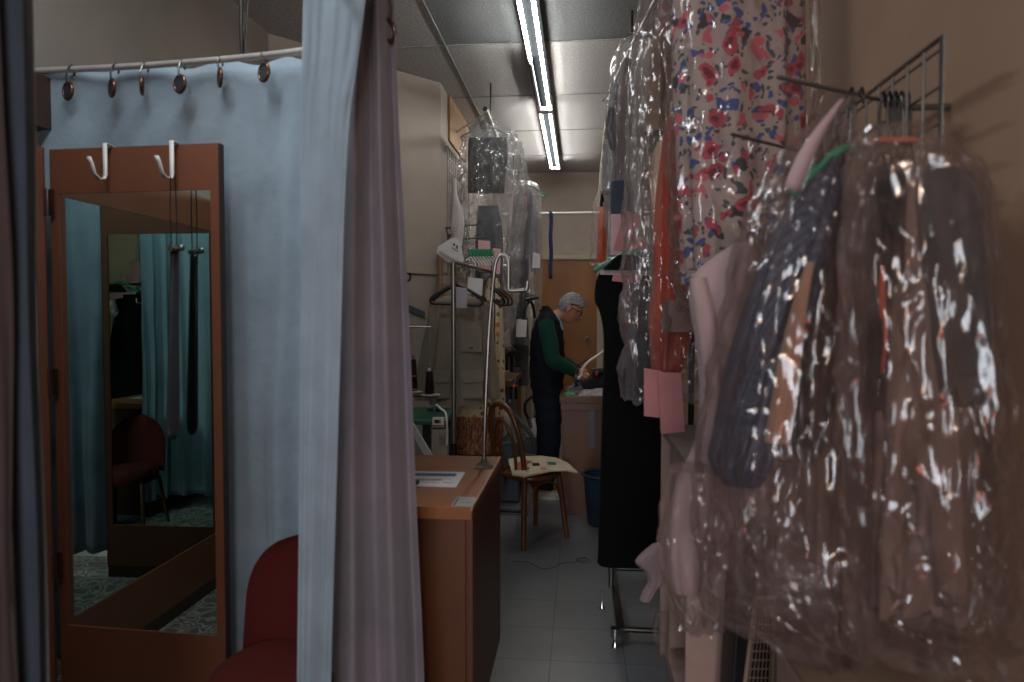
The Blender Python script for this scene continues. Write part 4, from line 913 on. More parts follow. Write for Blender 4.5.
# ================================================================== WORK BENCH
BX = at(562.5, 400, 5.3).x; BY = atZ(570, 396.5, .90).y
wb = thing('work_bench', V((BX+.35, BY+.4, 0)), 'cherry brown wooden work bench the man is leaning over', 'workbench')
MB().box((BX+.34, BY+.4, .875), (.72, .82, .05)).build('bench_top', M['benchtop'], wb, smooth=False, bevel=.003)
MB().box((BX+.34, BY+.4, .825), (.70, .80, .05)).build('apron', M['bench'], wb, smooth=False)
MB().box((BX+.34, BY+.42, .40), (.68, .76, .80)).build('cabinet_body', M['bench'], wb, smooth=False)
MB().box((BX+.13, BY+.036, .42), (.2, .012, .74)).build('door_panel', M['bench'], wb, smooth=False)
m = MB(); a = atY(592, 406, BY+.028); b = atY(592, 448, BY+.028); m.box((a.x, BY+.028, (a.z+b.z)/2), (.042, .004, a.z-b.z))
ru = m.build('steel_ruler', plain('ruler_steel', '4c5256', .4, .4), smooth=False, tagged=('steel ruler hanging upright on the front of the work bench', 'ruler'))
MB().tube([(a.x, BY+.024, a.z-.02), (a.x, BY+.022, a.z-.02)], .006, 12).build('hanging_pin', M['bronze'], ru)
bz = .901
kk = NT('printed_press_cloth'); kk.link(kk.ramp(kk.noise(kk.coord((1, 1, 1)), 40, 3, .7), [(.4, lin('55575c')), (.5, lin('a7a6a8')), (.6, lin('7d7276'))]), kk.b.inputs['Base Color'])
def pile(name, cx, cy, sx, sy, h, mat, label, cat, z=bz, seed=1):
    G = []
    for i in range(19):
        row = []
        for j in range(19):
            u, v_ = i/18*2-1, j/18*2-1; e = max(0, 1-u**6)*max(0, 1-v_**6)
            row.append(V((cx+u*sx*(1+.1*noise.noise(V((v_*2, seed, 0)))), cy+v_*sy*(1+.1*noise.noise(V((u*2, seed, 3)))), z+.002+e*(h*(.6+.6*noise.noise(V((u*1.6+seed, v_*1.6, seed))))))))
        G.append(row)
    m = MB(); m.grid(G); n = len(G)
    per = [G[0][j] for j in range(19)] + [G[i][18] for i in range(1, 19)] + [G[18][j] for j in range(17, -1, -1)] + [G[i][0] for i in range(17, 0, -1)]
    return tag(m.build(name, mat), label, cat)
pile('press_cloth', BX+.26, BY+.17, .14, .13, .05, kk.m, 'mottled grey cloth lying on the front of the work bench', 'cloth')
pile('green_cloth', BX+.055, BY+.2, .045, .1, .02, M['greenfoam'], 'small green cloth at the left corner of the work bench', 'cloth', seed=4)
pile('dark_coat', BX+.34, BY+.55, .26, .2, .16, M['charcoal'], 'dark coat the man is working on, heaped on the work bench', 'coat', seed=7)
c = V((BX+.10, BY+.30, bz))
ir = thing('steam_iron', c, 'black steam iron with a pale steam hose on the work bench', 'iron')
m = MB(); m.rings([[c+V((x*s, y*s, z)) for x, y in [(-.06, -.10), (-.05, -.04), (-.045, .05), (-.02, .11), (0, .13), (.02, .11), (.045, .05), (.05, -.04), (.06, -.10)]] for s, z in ((1, .003), (1, .02), (.85, .05), (.5, .07))]); m.build('iron_body', M['black'], ir)
MB().tube(catmull([c+V((0, -.08, .06)), c+V((0, -.08, .12)), c+V((0, .04, .12)), c+V((0, .05, .06))], 16), .013, 10).build('iron_handle', M['black'], ir)
hs = [c+V((.02, -.08, .12)), at(581.5, 375, c.y), at(582, 370, c.y), at(587, 363, c.y), at(594, 358, c.y+.05), at(600, 354, c.y+.1), at(607, 347, c.y+.15), at(612, 336, c.y+.2), at(616, 300, c.y+.25)]
MB().tube(catmull(hs, 50), .011, 10).build('steam_hose', M['white'], ir)
MB().tube(catmull([c+V((.0, -.08, .11)), at(576, 369, c.y+.05), at(583, 362, c.y+.08), at(598, 356, c.y+.12), at(606, 349, c.y+.2)], 40), .005, 8).build('power_cord', M['black'], ir)
t = thing('lint_roller', at(596, 375, BY+.4), 'dark roller with a red end lying on the coat on the bench', 'roller')
MB().tube([at(592, 372, BY+.42), at(604, 371, BY+.42)], .03, 12).build('roller', M['black'], t); MB().tube([at(595.5, 373.5, BY+.38), at(597.5, 374, BY+.38)], .024, 12).build('red_end', M['red'], t)
c = at(605, 370, BY+.72); MB().lathe([(.035, 0), (.035, .13), (.015, .16), (.015, .19)], V((c.x, c.y, bz)), 18).build('spray_bottle', M['white'], tagged=('white bottle at the back of the work bench', 'bottle'))
# bin
c = atZ(603, 519, 0); c.y = BY-.17; bn = thing('waste_bin', V((c.x, c.y, 0)), 'dark blue plastic waste bin in front of the work bench', 'bin')
zt2 = .38
MB().lathe([(.11, .0), (.115, .01), (.145, zt2-.03), (.14, zt2-.03), (.108, .02)], (c.x, c.y, 0), 32).build('bin_body', M['blueplastic'], bn)
MB().tube(torus((c.x, c.y, zt2-.02), .15, 0, (1, 0, 0), (0, 1, 0), 36), .011, 10, closed=True).build('rim', M['blueplastic'], bn)
# ================================================================== MAN
D0 = 5.83
Pm = lambda x, y, o=0.0: atY(x, y, D0+o)
mn = thing('person', V((-.27, D0, 0)), 'grey-haired person in a navy vest and green sweater looking down at the work bench', 'person')
hc = Pm(570.5, 308.5)
tilt = math.radians(34)                 # head bowed forward about the Y axis
def H(x, y, z):                         # head space: x forward, y left, z up (metres)
    c, s = math.cos(tilt), math.sin(tilt)
    return hc + V((x*c + z*s, y, -x*s + z*c))
def headmesh(scale=1.0, hair=False):
    rings = []
    for i in range(33):
        a = PI*i/32; z = -math.cos(a); row = []
        for k in range(40):
            th = 2*PI*k/40; cx, cy = math.cos(th), math.sin(th); rr = math.sin(a)
            X = cx*.098*rr; Y = cy*.076*rr; Z = z*.120
            if z < 0:
                X = X*(1-.18*z*z) + .022*(-z) ; Y *= (1+.22*z); 
            if cx > 0 and not hair:
                n = math.exp(-((cy*rr)/.17)**2)
                X += .027*n*math.exp(-((Z+.022)/.018)**2)*(1 if Z > -.05 else 0)      # nose tip
                X += .016*n*math.exp(-((Z-.002)/.028)**2)
                X -= .010*math.exp(-((abs(cy*rr)-.42)/.18)**2)*math.exp(-((Z-.012)/.016)**2)   # eye sockets
                X += .006*math.exp(-((cy*rr)/.5)**2)*math.exp(-((Z-.035)/.012)**2)
                X += .007*n*math.exp(-((Z+.056)/.008)**2) + .006*n*math.exp(-((Z+.070)/.008)**2)
                X += .012*math.exp(-((cy*rr)/.3)**2)*math.exp(-((Z+.098)/.02)**2)
            row.append(H(X*scale, Y*scale, Z*scale))
        rings.append(row)
    m = MB(); m.rings(rings); return m
body = headmesh()
# ears
for s in (-1, 1): body.ball(H(-.010, s*.084, -.006), (.020, .011, .034), (0, tilt, 0), 12, 8)
neckb = Pm(549, 321)
body.tube([H(-.03, 0, -.05), H(-.045, 0, -.10), neckb+V((.0, 0, .02)), neckb-V((.0, 0, .10))], [.056, .054, .060, .075], 18)
def bl(rows, wy, n=20, seed=0):         # solid from side-on outline rows (y, xl, xr) and half breadths wy
    rs = catmull([(r[0], r[1], r[2]) for r in rows], n); ws = catmull([(q, 0, 0) for q in wy], n); R_ = []
    for (y, xl, xr), w_ in zip(rs, ws):
        a = Pm(xl, y); b = Pm(xr, y); c = (a+b)/2; h = (b-a).length/2
        R_.append([c+V((math.cos(t)*h, math.sin(t)*w_.x, 0)) for t in [2*PI*k/28 for k in range(28)]])
    return R_
body.rings(bl([(316, 541, 556), (330, 535, 561), (352, 533, 562), (375, 533, 562), (392, 534, 561), (402, 535, 560)], [.07, .18, .19, .165, .16, .15]))
# arms: shoulder, elbow, wrist
arms = {}
for s, sh, el, wr, hd in ((-1, Pm(547, 328, -.19), Pm(553.5, 360, -.23), Pm(577, 373.5, -.14), Pm(583, 376, -.11)), (1, Pm(549, 328, .19), Pm(557, 358, .24), Pm(579, 371, .16), Pm(585, 373, .12))):
    arms[s] = (sh, el, wr, hd)
    body.tube(catmull([sh, (sh+el)/2, el, (el+wr)/2, wr], 16), [.05]*4+[.045]*4+[.042]*3+[.034, .031, .028, .026, .026], 14)
    d_ = (hd-wr).normalized(); side = V((0, -s, 0)); up = d_.cross(side).normalized(); up = up if up.z > 0 else -up
    palm = wr + d_*.045
    body.tube([wr, wr+d_*.02, palm, wr+d_*.085], [.026, .03, .038, .036], 12, flat=.5)
    for f in range(4):
        off = side*(-.027+.018*f); ln = (.062, .074, .078, .066)[f]
        b0 = wr + d_*.075 + off; b1 = b0 + d_*ln*.5 + V((0, 0, -.008)); b2 = b1 + (d_*.8+V((0, 0, -.9))).normalized()*ln*.35; b3 = b2 + V((0, 0, -1))*ln*.25
        body.tube([b0, b1, b2, b3], [.0095, .009, .0085, .007], 8)
    b0 = wr + d_*.03 + side*.03*(1); body.tube([b0, b0+d_*.03+side*.022+V((0, 0, -.012)), b0+d_*.06+side*.02+V((0, 0, -.03))], [.012, .011, .009], 8)
# legs
legs = []
for s in (-1, 1):
    hp_, kn, an = Pm(548+ (1 if s < 0 else -1), 398, s*.09), Pm(549+(-2 if s > 0 else 1), 446, s*.11), Pm(542+(0 if s > 0 else 2), 486, s*.12)
    legs.append((hp_, kn, an)); body.tube([hp_+V((0, 0, .04)), (hp_+kn)/2, kn, (kn*.6+an*.4), an, an-V((0, 0, .04))], [.085, .075, .058, .056, .042, .04], 16)
    body.tube([an-V((.05, 0, .05)), an+V((.03, 0, -.055)), an+V((.13, 0, -.07))], [.036, .038, .028], 12)
ob = body.build('body', M['skin'], mn)
rm = ob.modifiers.new('remesh', 'REMESH'); rm.mode = 'VOXEL'; rm.voxel_size = .0055; rm.use_smooth_shade = True
smd = ob.modifiers.new('smooth', 'SMOOTH'); smd.factor = .5; smd.iterations = 3
# vest
rs = [(306, 543, 548), (311, 541, 553), (318, 537.5, 558.5), (328, 533, 562), (345, 530.5, 564), (365, 530, 564.5), (380, 531, 563.5), (389, 532, 562.5)]
R_ = bl(rs, [.075, .085, .15, .185, .20, .20, .20, .195], 34)
for i, r in enumerate(R_):
    for k_, p in enumerate(r):
        q = noise.noise(p*7); r[k_] = p + V((0, 0, 0)) + (p-(sum(r, V((0, 0, 0)))/len(r))).normalized()*(.008*q + (.004*math.sin(p.z*70) if i > 8 else 0))
MB().rings(R_, caps=False).build('vest', M['vest'], mn, solid=.008)
MB().tube(catmull([Pm(556, 316, -.05), Pm(559, 322, -.06), Pm(562, 330, -.05)], 10), .02, 10, flat=.4).build('shirt_collar', M['lightblue'], mn)
MB().tube(torus(Pm(549, 316)+V((0, 0, 0)), .078, 0, V((.8, 0, -.55)).normalized(), V((0, 1, 0)), 30), .017, 10, closed=True).build('vest_collar', M['vest'], mn)
for y in (388.3,):
    for x in (545, 549.5): MB().ball(Pm(x, y, -.196), .006, None, 10, 6).build('snap_button', M['steel'], mn)
for s in (-1, 1):
    sh, el, wr, hd = arms[s]
    pts = catmull([sh+V((-.01, -s*.03, .045)), sh+V((0, 0, -.02)), (sh+el)/2, el, (el*.5+wr*.5), wr-(wr-el)*.06], 34)
    rr = [.066+.006*noise.noise(V((i*.25, s, 0)))-(.0 if i < 20 else (i-20)*.0018) for i in range(34)]
    MB().tube(pts, rr, 20).build('sweater_sleeve', M['sweater'], mn)
    hp_, kn, an = legs[0 if s < 0 else 1]
    pts = catmull([hp_+V((0, 0, .09)), hp_-V((0, 0, .05)), (hp_+kn)/2, kn, (kn+an)/2, an-V((0, 0, .02))], 30)
    MB().tube(pts, [.118-.038*min(1, i/24)+.004*math.sin(i*1.3) for i in range(30)], 22, flat=.95).build('trouser_leg', M['jeans'], mn)
    f = an - V((0, 0, .0)); z0 = .012
    sh_ = MB(); sh_.rings([[V((f.x+x, f.y+yy*w_, z0+zz*h_)) for yy, zz in [(math.cos(q), max(-.2, math.sin(q))) for q in [2*PI*k/16 for k in range(16)]]] for x, w_, h_ in ((-.09, .02, .03), (-.075, .038, .06), (-.03, .042, .085), (.04, .045, .07), (.11, .048, .05), (.16, .036, .035), (.178, .012, .02))])
    so = sh_.build('shoe', M['shoe'], mn); MB().prism([V((f.x+x, f.y+y_, 0)) for x, y_ in ((-.095, -.03), (.04, -.05), (.15, -.044), (.185, 0), (.15, .044), (.04, .05), (-.095, .03))], (0, 0, .024)).build('sole', M['sole'], so, smooth=False)
MB().rings(bl([(384, 533, 561.5), (392, 532.5, 561.5), (402, 533, 561)], [.175, .178, .17], 8), caps=False).build('trouser_seat', M['jeans'], mn, solid=.006)
# hair: cap over crown and back
rings = []
for i in range(17):
    t_ = i/16; row = []
    for k in range(44):
        th = 2*PI*k/44; cx, cy = math.cos(th), math.sin(th)
        lim = -.55 if cx < -.45 else (-.55 + (cx+.45)/.3*.85 if cx < -.15 else (.30 + (cx+.15)/.5*.12 if cx < .35 else .42 + (cx-.35)/.65*.16))      # hairline height (fraction)
        z = 1 - (1-lim)*t_; z = max(-1, min(1, z)); rr = math.sqrt(max(0, 1-z*z))
        nn = .004*noise.noise(V((cx*7, cy*7, z*7)))
        X = cx*(.098*rr+.013+nn)+(.022*(-z) if z < 0 else 0); Y = cy*(.076*rr+.009+nn); Z = z*.120 + .016*max(0, z)
        if z < 0: Y *= (1+.22*z)
        if cx > .5: X += .010*t_; Z -= .004*t_
        row.append(H(X*(1 if t_ > 0 else .1), Y*(1 if t_ > 0 else .1), Z))
    rings.append(row)
MB().rings(rings).build('hair', M['hair'], mn, solid=.006)
# glasses
for s in (-1, 1):
    g = MB().tube([H(.097+.002*abs(math.sin(q)), s*.034+.024*math.cos(q), .008+.018*math.sin(q)) for q in [2*PI*k/20 for k in range(20)]], .0032, 8, closed=True).build('glasses_rim', M['black'], mn)
    MB().tube([H(.094, s*.060, .014), H(.05, s*.082, .014), H(-.01, s*.084, .010)], .0034, 8).build('glasses_temple', M['black'], mn)
    MB().ball(H(.079, s*.031, .008), (.013, .013, .011), None, 12, 8).build('eye', M['white'], mn)
    MB().ball(H(.0895, s*.031, .004), (.005, .006, .006), None, 10, 6).build('pupil', M['black'], mn)
    MB().tube([H(.092, s*.018, .036), H(.092, s*.035, .042), H(.082, s*.052, .036)], .004, 8).build('eyebrow', M['hair'], mn)
MB().tube([H(.103, -.011, .01), H(.108, 0, .013), H(.103, .011, .01)], .0028, 8).build('glasses_bridge', M['black'], mn)
MB().tube([H(.101, -.02, -.064), H(.112, 0, -.063), H(.101, .02, -.064)], .0042, 8).build('lips', plain('lip_skin', '8e5548', .5), mn)

# ================================================================== RIGHT SIDE, MIDDLE DISTANCE
# black dress on a wheeled rack
rp = atZ(611, 602, 0)
PX_, PY_ = rp.x, rp.y
rr = thing('rolling_rack', V((PX_, PY_, 0)), 'low chrome and black rolling rack under the long black dress', 'clothes rack')
zt3 = 1.80
MB().tube([(PX_, PY_, .08), (PX_, PY_, zt3)], .015, 14).build('upright', M['steel'], rr)
MB().tube([(PX_-.02, PY_, zt3), (PX_+.42, PY_-.02, zt3)], .013, 12).build('top_bar', M['steel'], rr)
MB().tube([(PX_+.40, PY_-.02, .08), (PX_+.40, PY_-.02, zt3)], .015, 14).build('upright', M['dsteel'], rr)
f0 = atZ(615, 632, .07); f1 = atZ(613, 566, .07)
MB().box(((f0.x+f1.x)/2+.01, (f0.y+f1.y)/2, .075), (.035, f1.y-f0.y, .03)).build('foot_bar', M['black'], rr, smooth=False)
MB().tube([(f0.x, f0.y+.02, .075), (f0.x+.45, f0.y+.02, .075)], .013, 10).build('cross_bar', M['dsteel'], rr)
MB().tube([(f0.x, f1.y-.05, .075), (f0.x+.45, f1.y-.05, .075)], .013, 10).build('cross_bar', M['dsteel'], rr)
MB().tube([at(590, 603, PY_-.02), at(612, 604, PY_-.02)], .010, 10).build('side_peg', M['chrome'], rr)
MB().lathe([(.018, 0), (.018, .008), (.008, .02), (.008, .06)], (f0.x, f0.y, 0), 16).build('levelling_foot', M['chrome'], rr); MB().lathe([(.02, .05), (.02, .09)], (f0.x, f0.y, 0), 16).build('collar', M['chrome'], rr)
c = atZ(602, 609, 0); MB().lathe([(.015, 0), (.015, .008), (.006, .02), (.006, .10)], (c.x, c.y, 0), 14).build('levelling_foot', M['chrome'], rr)
c = atZ(600, 600, .1)
o = drape([(262, 608, 640), (268, 602, 645), (282, 596, 650), (300, 595, 650), (312, 600, 650), (335, 604, 655), (380, 603.5, 663), (430, 602, 669), (500, 600, 671), (545, 598.5, 670), (563, 597.5, 668)], 3.45, .15, nz=60, fold=.02, kf=5, seed=6, sq=.6).build('long_black_dress', M['blackcloth']); tag(o, 'floor-length black dress hanging in the aisle on a green hanger', 'dress')
hg = thing('plastic_hanger', at(625, 250, 3.40), 'mint green plastic hanger over the long black dress, with a printed paper sleeve', 'hanger')
P = lambda x, y: at(x, y, 3.40)
MB().tube(catmull([P(594, 271), P(600, 267), P(612, 261.5), P(624, 254), P(636, 252), P(648, 255), P(662, 266)], 40), .013, 12).build('shoulder_bar', M['mint'], hg)
MB().prism([P(600, 268), P(616, 262), P(660, 264), P(662, 276), P(600, 274.5)], FH*.004).build('paper_sleeve', plain('cream_sleeve_paper', 'b8a49c', .8), hg, smooth=False)
text_obj('WE LOVE OUR CUSTOMERS', at(633, 271.8, 3.375), .022, M['greyink'], hg, (PI/2, 0, YAW))
MB().tube([P(632, 253), P(632, 246), P(635, 240), P(629, 236)], .004, 8).build('hook', M['steel'], hg)
garment('black_camisole', [(255, 618, 636), (260, 612, 645), (266, 606, 650), (270, 602, 650)], 3.30, .05, M['blackcloth'], 'black top folded over the green hanger above the long dress', 'top', nz=14, fold=.04, kf=4)
ticket([(618, 233), (645, 239), (645, 256), (613, 250)], 3.55, M['pinkpaper'], 'dusty pink ticket behind the green hanger, uppermost')
ticket([(613, 275), (640, 275), (640, 284), (612, 281)], 3.30, M['pinkpaper'], 'dusty pink ticket hanging just under the green hanger')
film_bag([(284, 626, 640), (300, 622, 646), (318, 626, 650), (330, 634, 652)], 3.25, .1, M['film_b'], 'shiny wad of clear plastic below the green hanger', nz=20, fold=.15, kf=9, seed=12)

# bagged clothes on the high right-hand rail
hr = thing('high_garment_rail', V((.33, 4, 3.2)), 'steel rail near the ceiling on the right, mostly hidden by bagged clothes', 'rail')
RX = lambda y: .60-(y-2.3)*.120
MB().tube([(RX(2.0), 2.0, 3.22), (RX(5.2), 5.2, 3.22)], .016, 12).build('rail', M['steel'], hr)
for y in (2.05, 3.4, 4.6): MB().tube([(RX(y), y, 3.22), (RX(y), y, CH)], .008, 8).build('hanging_rod', M['dsteel'], hr)
# farthest
for y, hw, hk, lb in ((2.42, .2, .22, 'wire hanger near the ceiling over the red and blue flowered dress'), (2.85, .2, .1, 'wire hanger near the ceiling over the tweed and orange satin bag'), (3.85, .15, .1, 'wire hanger near the ceiling over the pink-ticketed bag'), (5.1, .1, .08, 'wire hanger near the ceiling, farthest along the right-hand rail')):
    wire_hanger(V((RX(y), y, 3.243)), hw, M['steel'], lb, .05, hookh=hk, drop=.12)
garment('rust_red_garment', [(196, 602, 608), (215, 599, 608), (240, 597.5, 607), (262, 596, 606)], 7.1, .12, M['orange'], 'rust red garment hanging by the right end of the pale rail', 'garment', nz=24)
garment('striped_jacket', [(84, 610, 622), (130, 606, 616), (170, 603, 612), (206, 600, 609)], 5.1, .1, M['blackcloth'], 'black garment with a cream edge beside the rust red one', 'garment', nz=24)
MB().tube([at(610, 95, 5.0), at(604, 135, 5.0), at(600.5, 175, 5.0), at(598, 207, 5.0)], .008, 8).build('cream_ribbon', M['cream'], tagged=('thin cream ribbon along the farthest right-hand garment', 'ribbon'))
film_bag([(186, 602, 606), (200, 595, 607), (230, 593, 606), (266, 591, 603)], 7.1, .34, M['film'], 'clear plastic over the rust red garment, farthest on the right', seed=4, nz=30)
# third
garment('checked_garment', [(108, 609, 614), (118, 606.5, 615), (135, 607, 616), (150, 611, 616)], 3.9, .1, M['charcoal'], 'small black and gold garment showing at the left edge of the third bag', 'garment', nz=16)
garment('white_shirt', [(140, 604, 614), (160, 602, 614), (188, 600, 612), (192, 600, 611)], 3.95, .06, M['whitecloth'], 'white shirt corner below the black and gold garment', 'shirt', nz=14, flat_top=True)
garment('taupe_garment', [(60, 622, 634), (100, 618, 633), (150, 615, 630), (190, 614, 630)], 3.95, .16, M['taupe'], 'brown grey garment inside the third bag on the right', 'garment', nz=30, kf=5, fold=.08)
garment('slate_trousers', [(182, 611, 632), (200, 610, 634), (216, 611, 634)], 3.7, .1, M['slate'], 'dark slate trousers folded above the pink tickets', 'trousers', nz=14, flat_top=True)
ticket([(611, 214), (621, 214), (619, 256), (611, 255)], 3.62, M['pinkpaper2'], 'light pink ticket hanging upright, leftmost of the tickets over the aisle')
ticket([(624, 210), (641, 215), (633, 246), (616, 241)], 3.58, M['pinkpaper'], 'tilted dusty pink ticket over the aisle right of the light pink one')
film_bag([(40, 622, 640), (60, 614, 642), (110, 608, 644), (170, 605, 646), (230, 608, 648), (300, 616, 650)], 3.85, .36, M['film_b'], 'clear plastic cover, second bag along the right-hand rail from the door end', nz=60, na=80, kf=10, fold=.1, seed=7)
# second
garment('tweed_garment', [(20, 656, 676), (60, 650, 673), (110, 646, 669), (133, 644, 667)], 2.95, .10, M['burlap'], 'tan tweed garment in plastic left of the floral dress', 'garment', nz=30, flat_top=True)
garment('orange_cloth', [(118, 666, 674), (160, 660, 684), (220, 654, 690), (280, 652, 692), (330, 650, 690), (400, 654, 668)], 2.85, .12, M['orange'], 'bright orange satin cloth glowing through plastic beside the floral dress', 'cloth', nz=50, kf=5, fold=.2, seed=2, rag=.05)
garment('dark_skirt', [(290, 634, 662), (330, 629, 664), (380, 626, 660), (398, 627, 656)], 3.05, .10, M['darkjacket'], 'dark skirt low in the bag left of the white blouse', 'skirt', nz=24, kf=5)
garment('taupe_skirt', [(300, 664, 712), (325, 662, 716), (332, 664, 716)], 2.7, .12, M['taupe'], 'taupe cloth below the orange satin cloth', 'skirt', nz=16, flat_top=True)
ticket([(644, 368), (662, 371), (662, 418), (644, 416)], 2.62, M['pinkpaper'], 'dusty pink ticket hanging low in front of the long black dress, left of two')
ticket([(658, 372), (681, 373), (685, 432), (661, 434)], 2.58, M['pinkpaper'], 'large dusty pink ticket hanging low, right of two, before the black dress')
film_bag([(-60, 648, 700), (0, 640, 702), (60, 632, 700), (150, 628, 702), (250, 626, 706), (330, 624, 710), (400, 626, 712)], 2.85, .34, M['film'], 'long clear plastic cover holding the tweed and the orange satin cloth', nz=80, na=96, kf=11, fold=.09, seed=3, rag=.04)
# floral dress near
o = drape([(-90, 678, 800), (0, 674, 802), (100, 676, 802), (200, 682, 800), (284, 686, 796)], 2.35, .24, nz=60, na=120, fold=.085, kf=9, seed=11, flat_top=True).build('floral_dress', M['floral'])
tag(o, 'long pale dress with red and blue flowers in plastic, near the ceiling on the right', 'dress')
film_bag([(-90, 664, 812), (0, 662, 814), (120, 668, 812), (240, 676, 806), (310, 682, 790)], 2.35, .36, M['film_w'], 'clear plastic cover around the red and blue flowered dress', nz=70, na=120, kf=12, fold=.07, seed=5, rag=.03)

# ================================================================== RIGHT SIDE, NEAR
GX = .735
gw = gridpanel('gridwall_panel', 'chrome wire grid panel standing off the tan right-hand wall', GX, 1.53, 3.0, 1.06, 2.07, .0032)
for y in (1.75, 2.8): MB().tube([(GX, y, 1.99), (XR, y, 1.99)], .008, 8).build('wall_spacer', M['steel'], gw)
A = at(895, 101, 1.64); B = at(777, 77, 1.58)
MB().tube([(GX, A.y+.02, A.z), B], .0045, 10).build('display_arm', M['steel'], gw)
MB().box((GX-.004, A.y+.02, A.z-.02), (.02, .03, .07)).build('arm_bracket', M['steel'], gw, smooth=False)
A2 = at(800, 146, 1.95); 
MB().tube([(GX, 2.12, A2.z-.02), at(731, 134, 1.9)], .0045, 10).build('display_arm', M['steel'], gw)
# hangers on the arm
for i, (px, tone) in enumerate(((852, 'dsteel'), (862, 'dsteel'), (884, 'black'), (890, 'dsteel'), (896, 'black'), (902, 'dsteel'), (908, 'black'))):
    y0_ = 88 if px < 870 else 92
    c = at(px, y0_, 1.62 if px > 870 else 1.6)
    lb = ['hook of a wire hanger over the dotted navy dress, left of two', 'hook of a wire hanger over the dotted navy dress, right of two', 'black wire hanger hook in the near bunch, leftmost of five', 'wire hanger hook in the near bunch, second from the left', 'black wire hanger hook in the near bunch, middle of five', 'wire hanger hook in the near bunch, second from the right', 'black wire hanger hook in the near bunch, rightmost of five'][i]
    t = thing('wire_hanger', c, lb, 'hanger', 'wire hangers on the near chrome arm')
    u = V((.5, .86, 0)); sh = V((0, 0, -1))
    lx = -.03 if px < 870 else (px-896)*.0006
    MB().tube(catmull([c+u*.02+sh*.03, c+u*.02+sh*.008, c+sh*.0, c-u*.02+sh*.012, c-u*.01+sh*.05+V((lx, 0, 0)), c+sh*.11+V((lx, 0, 0))], 20), .0034, 8).build('hook', M[tone], t)
    k = c+sh*.11+V((lx, 0, 0))
    MB().tube([k-u*.19+sh*.09, k, k+u*.19+sh*.09], .003, 8).build('shoulder_bar', M[tone], t)
t = thing('card_collar', at(893, 141, 1.55), 'rust red card collar around the hooks of the near hangers', 'card')
MB().box(at(893, 142, 1.53), (.085, .05, .012), (0, 0, YAW)).build('collar_card', M['redcard'], t, smooth=False, bevel=.003)
# mint hanger and pink slip
P = lambda x, y, d=1.49: at(x, y, d)
hg = thing('plastic_hanger', P(830, 160), 'mint green hanger at the shoulder of the dotted navy dress', 'hanger')
MB().tube(catmull([P(862, 150), P(846, 148), P(832, 156), P(812, 172), P(792, 196)], 24), .010, 10).build('shoulder_bar', M['mint'], hg)
MB().tube([P(850, 149), P(852, 120), P(853, 92, 1.58)], .003, 8).build('hook', M['steel'], hg)
G = []
for i in range(13):
    s = i/12; x = 842 - 50*s - 6*math.sin(s*3); y = 99 + 90*s; wv = 3 + 11*min(1, s*1.6)
    G.append([at(x-wv*.5, y-2*s, 1.33-.02*math.sin(s*3)), at(x+wv*.5+2, y+4*s, 1.34-.02*math.sin(s*3))])
sl = MB().grid(G).build('order_slip', plain('dusty_slip_paper', 'ab989b', .8, var=.05), solid=.001, tagged=('long pale pink paper slip on the hanger of the dotted navy dress', 'ticket', 'pink and white order tickets'))
# pale blouse
bz_ = thing('pink_blouse', at(705, 560, 1.75), 'sheer pale pink blouse with a loose sleeve, hanging nearest the aisle', 'blouse')
drape([(243, 735, 752), (258, 712, 760), (275, 694, 765), (300, 690, 766), (350, 698, 766), (420, 700, 762), (500, 680, 750), (560, 672, 735)], 1.80, .16, nz=60, na=80, fold=.06, kf=7, seed=14).build('blouse_body', M['pinkblouse'], bz_)
drape([(278, 690, 706), (320, 696, 716), (380, 704, 722), (430, 700, 728), (500, 672, 716), (560, 668, 706), (590, 672, 700)], 1.68, .09, nz=50, na=50, fold=.08, kf=5, seed=15, flat_top=True).build('sleeve', M['pinkblouse'], bz_)
# dotted navy dress
dn = thing('dotted_dress', at(740, 480, 1.5), 'navy dress with tiny pale dots, pleated and swept aside under plastic', 'dress')
drape([(152, 826, 842), (175, 806, 846), (210, 786, 842), (260, 762, 828), (320, 742, 806), (380, 726, 788), (430, 716, 776), (462, 711, 768), (484, 724, 758)], 1.52, .15, nz=70, na=100, fold=.10, kf=11, seed=16, streak=.3).build('pleated_skirt', M['dotted'], dn)
drape([(262, 806, 814), (300, 794, 808), (340, 784, 802), (390, 774, 797), (436, 766, 790), (442, 766, 789)], 1.42, .05, nz=40, fold=.08, kf=4, seed=17).build('tan_belt', M['tan'], dn)
garment('black_satin_jacket', [(250, 812, 836), (300, 806, 838), (350, 792, 834), (400, 786, 832), (440, 788, 822), (462, 800, 816)], 1.53, .09, M['satin'], 'shiny black satin jacket edge between the dotted dress and the brown one', 'jacket', nz=40, kf=6, fold=.12, seed=18)
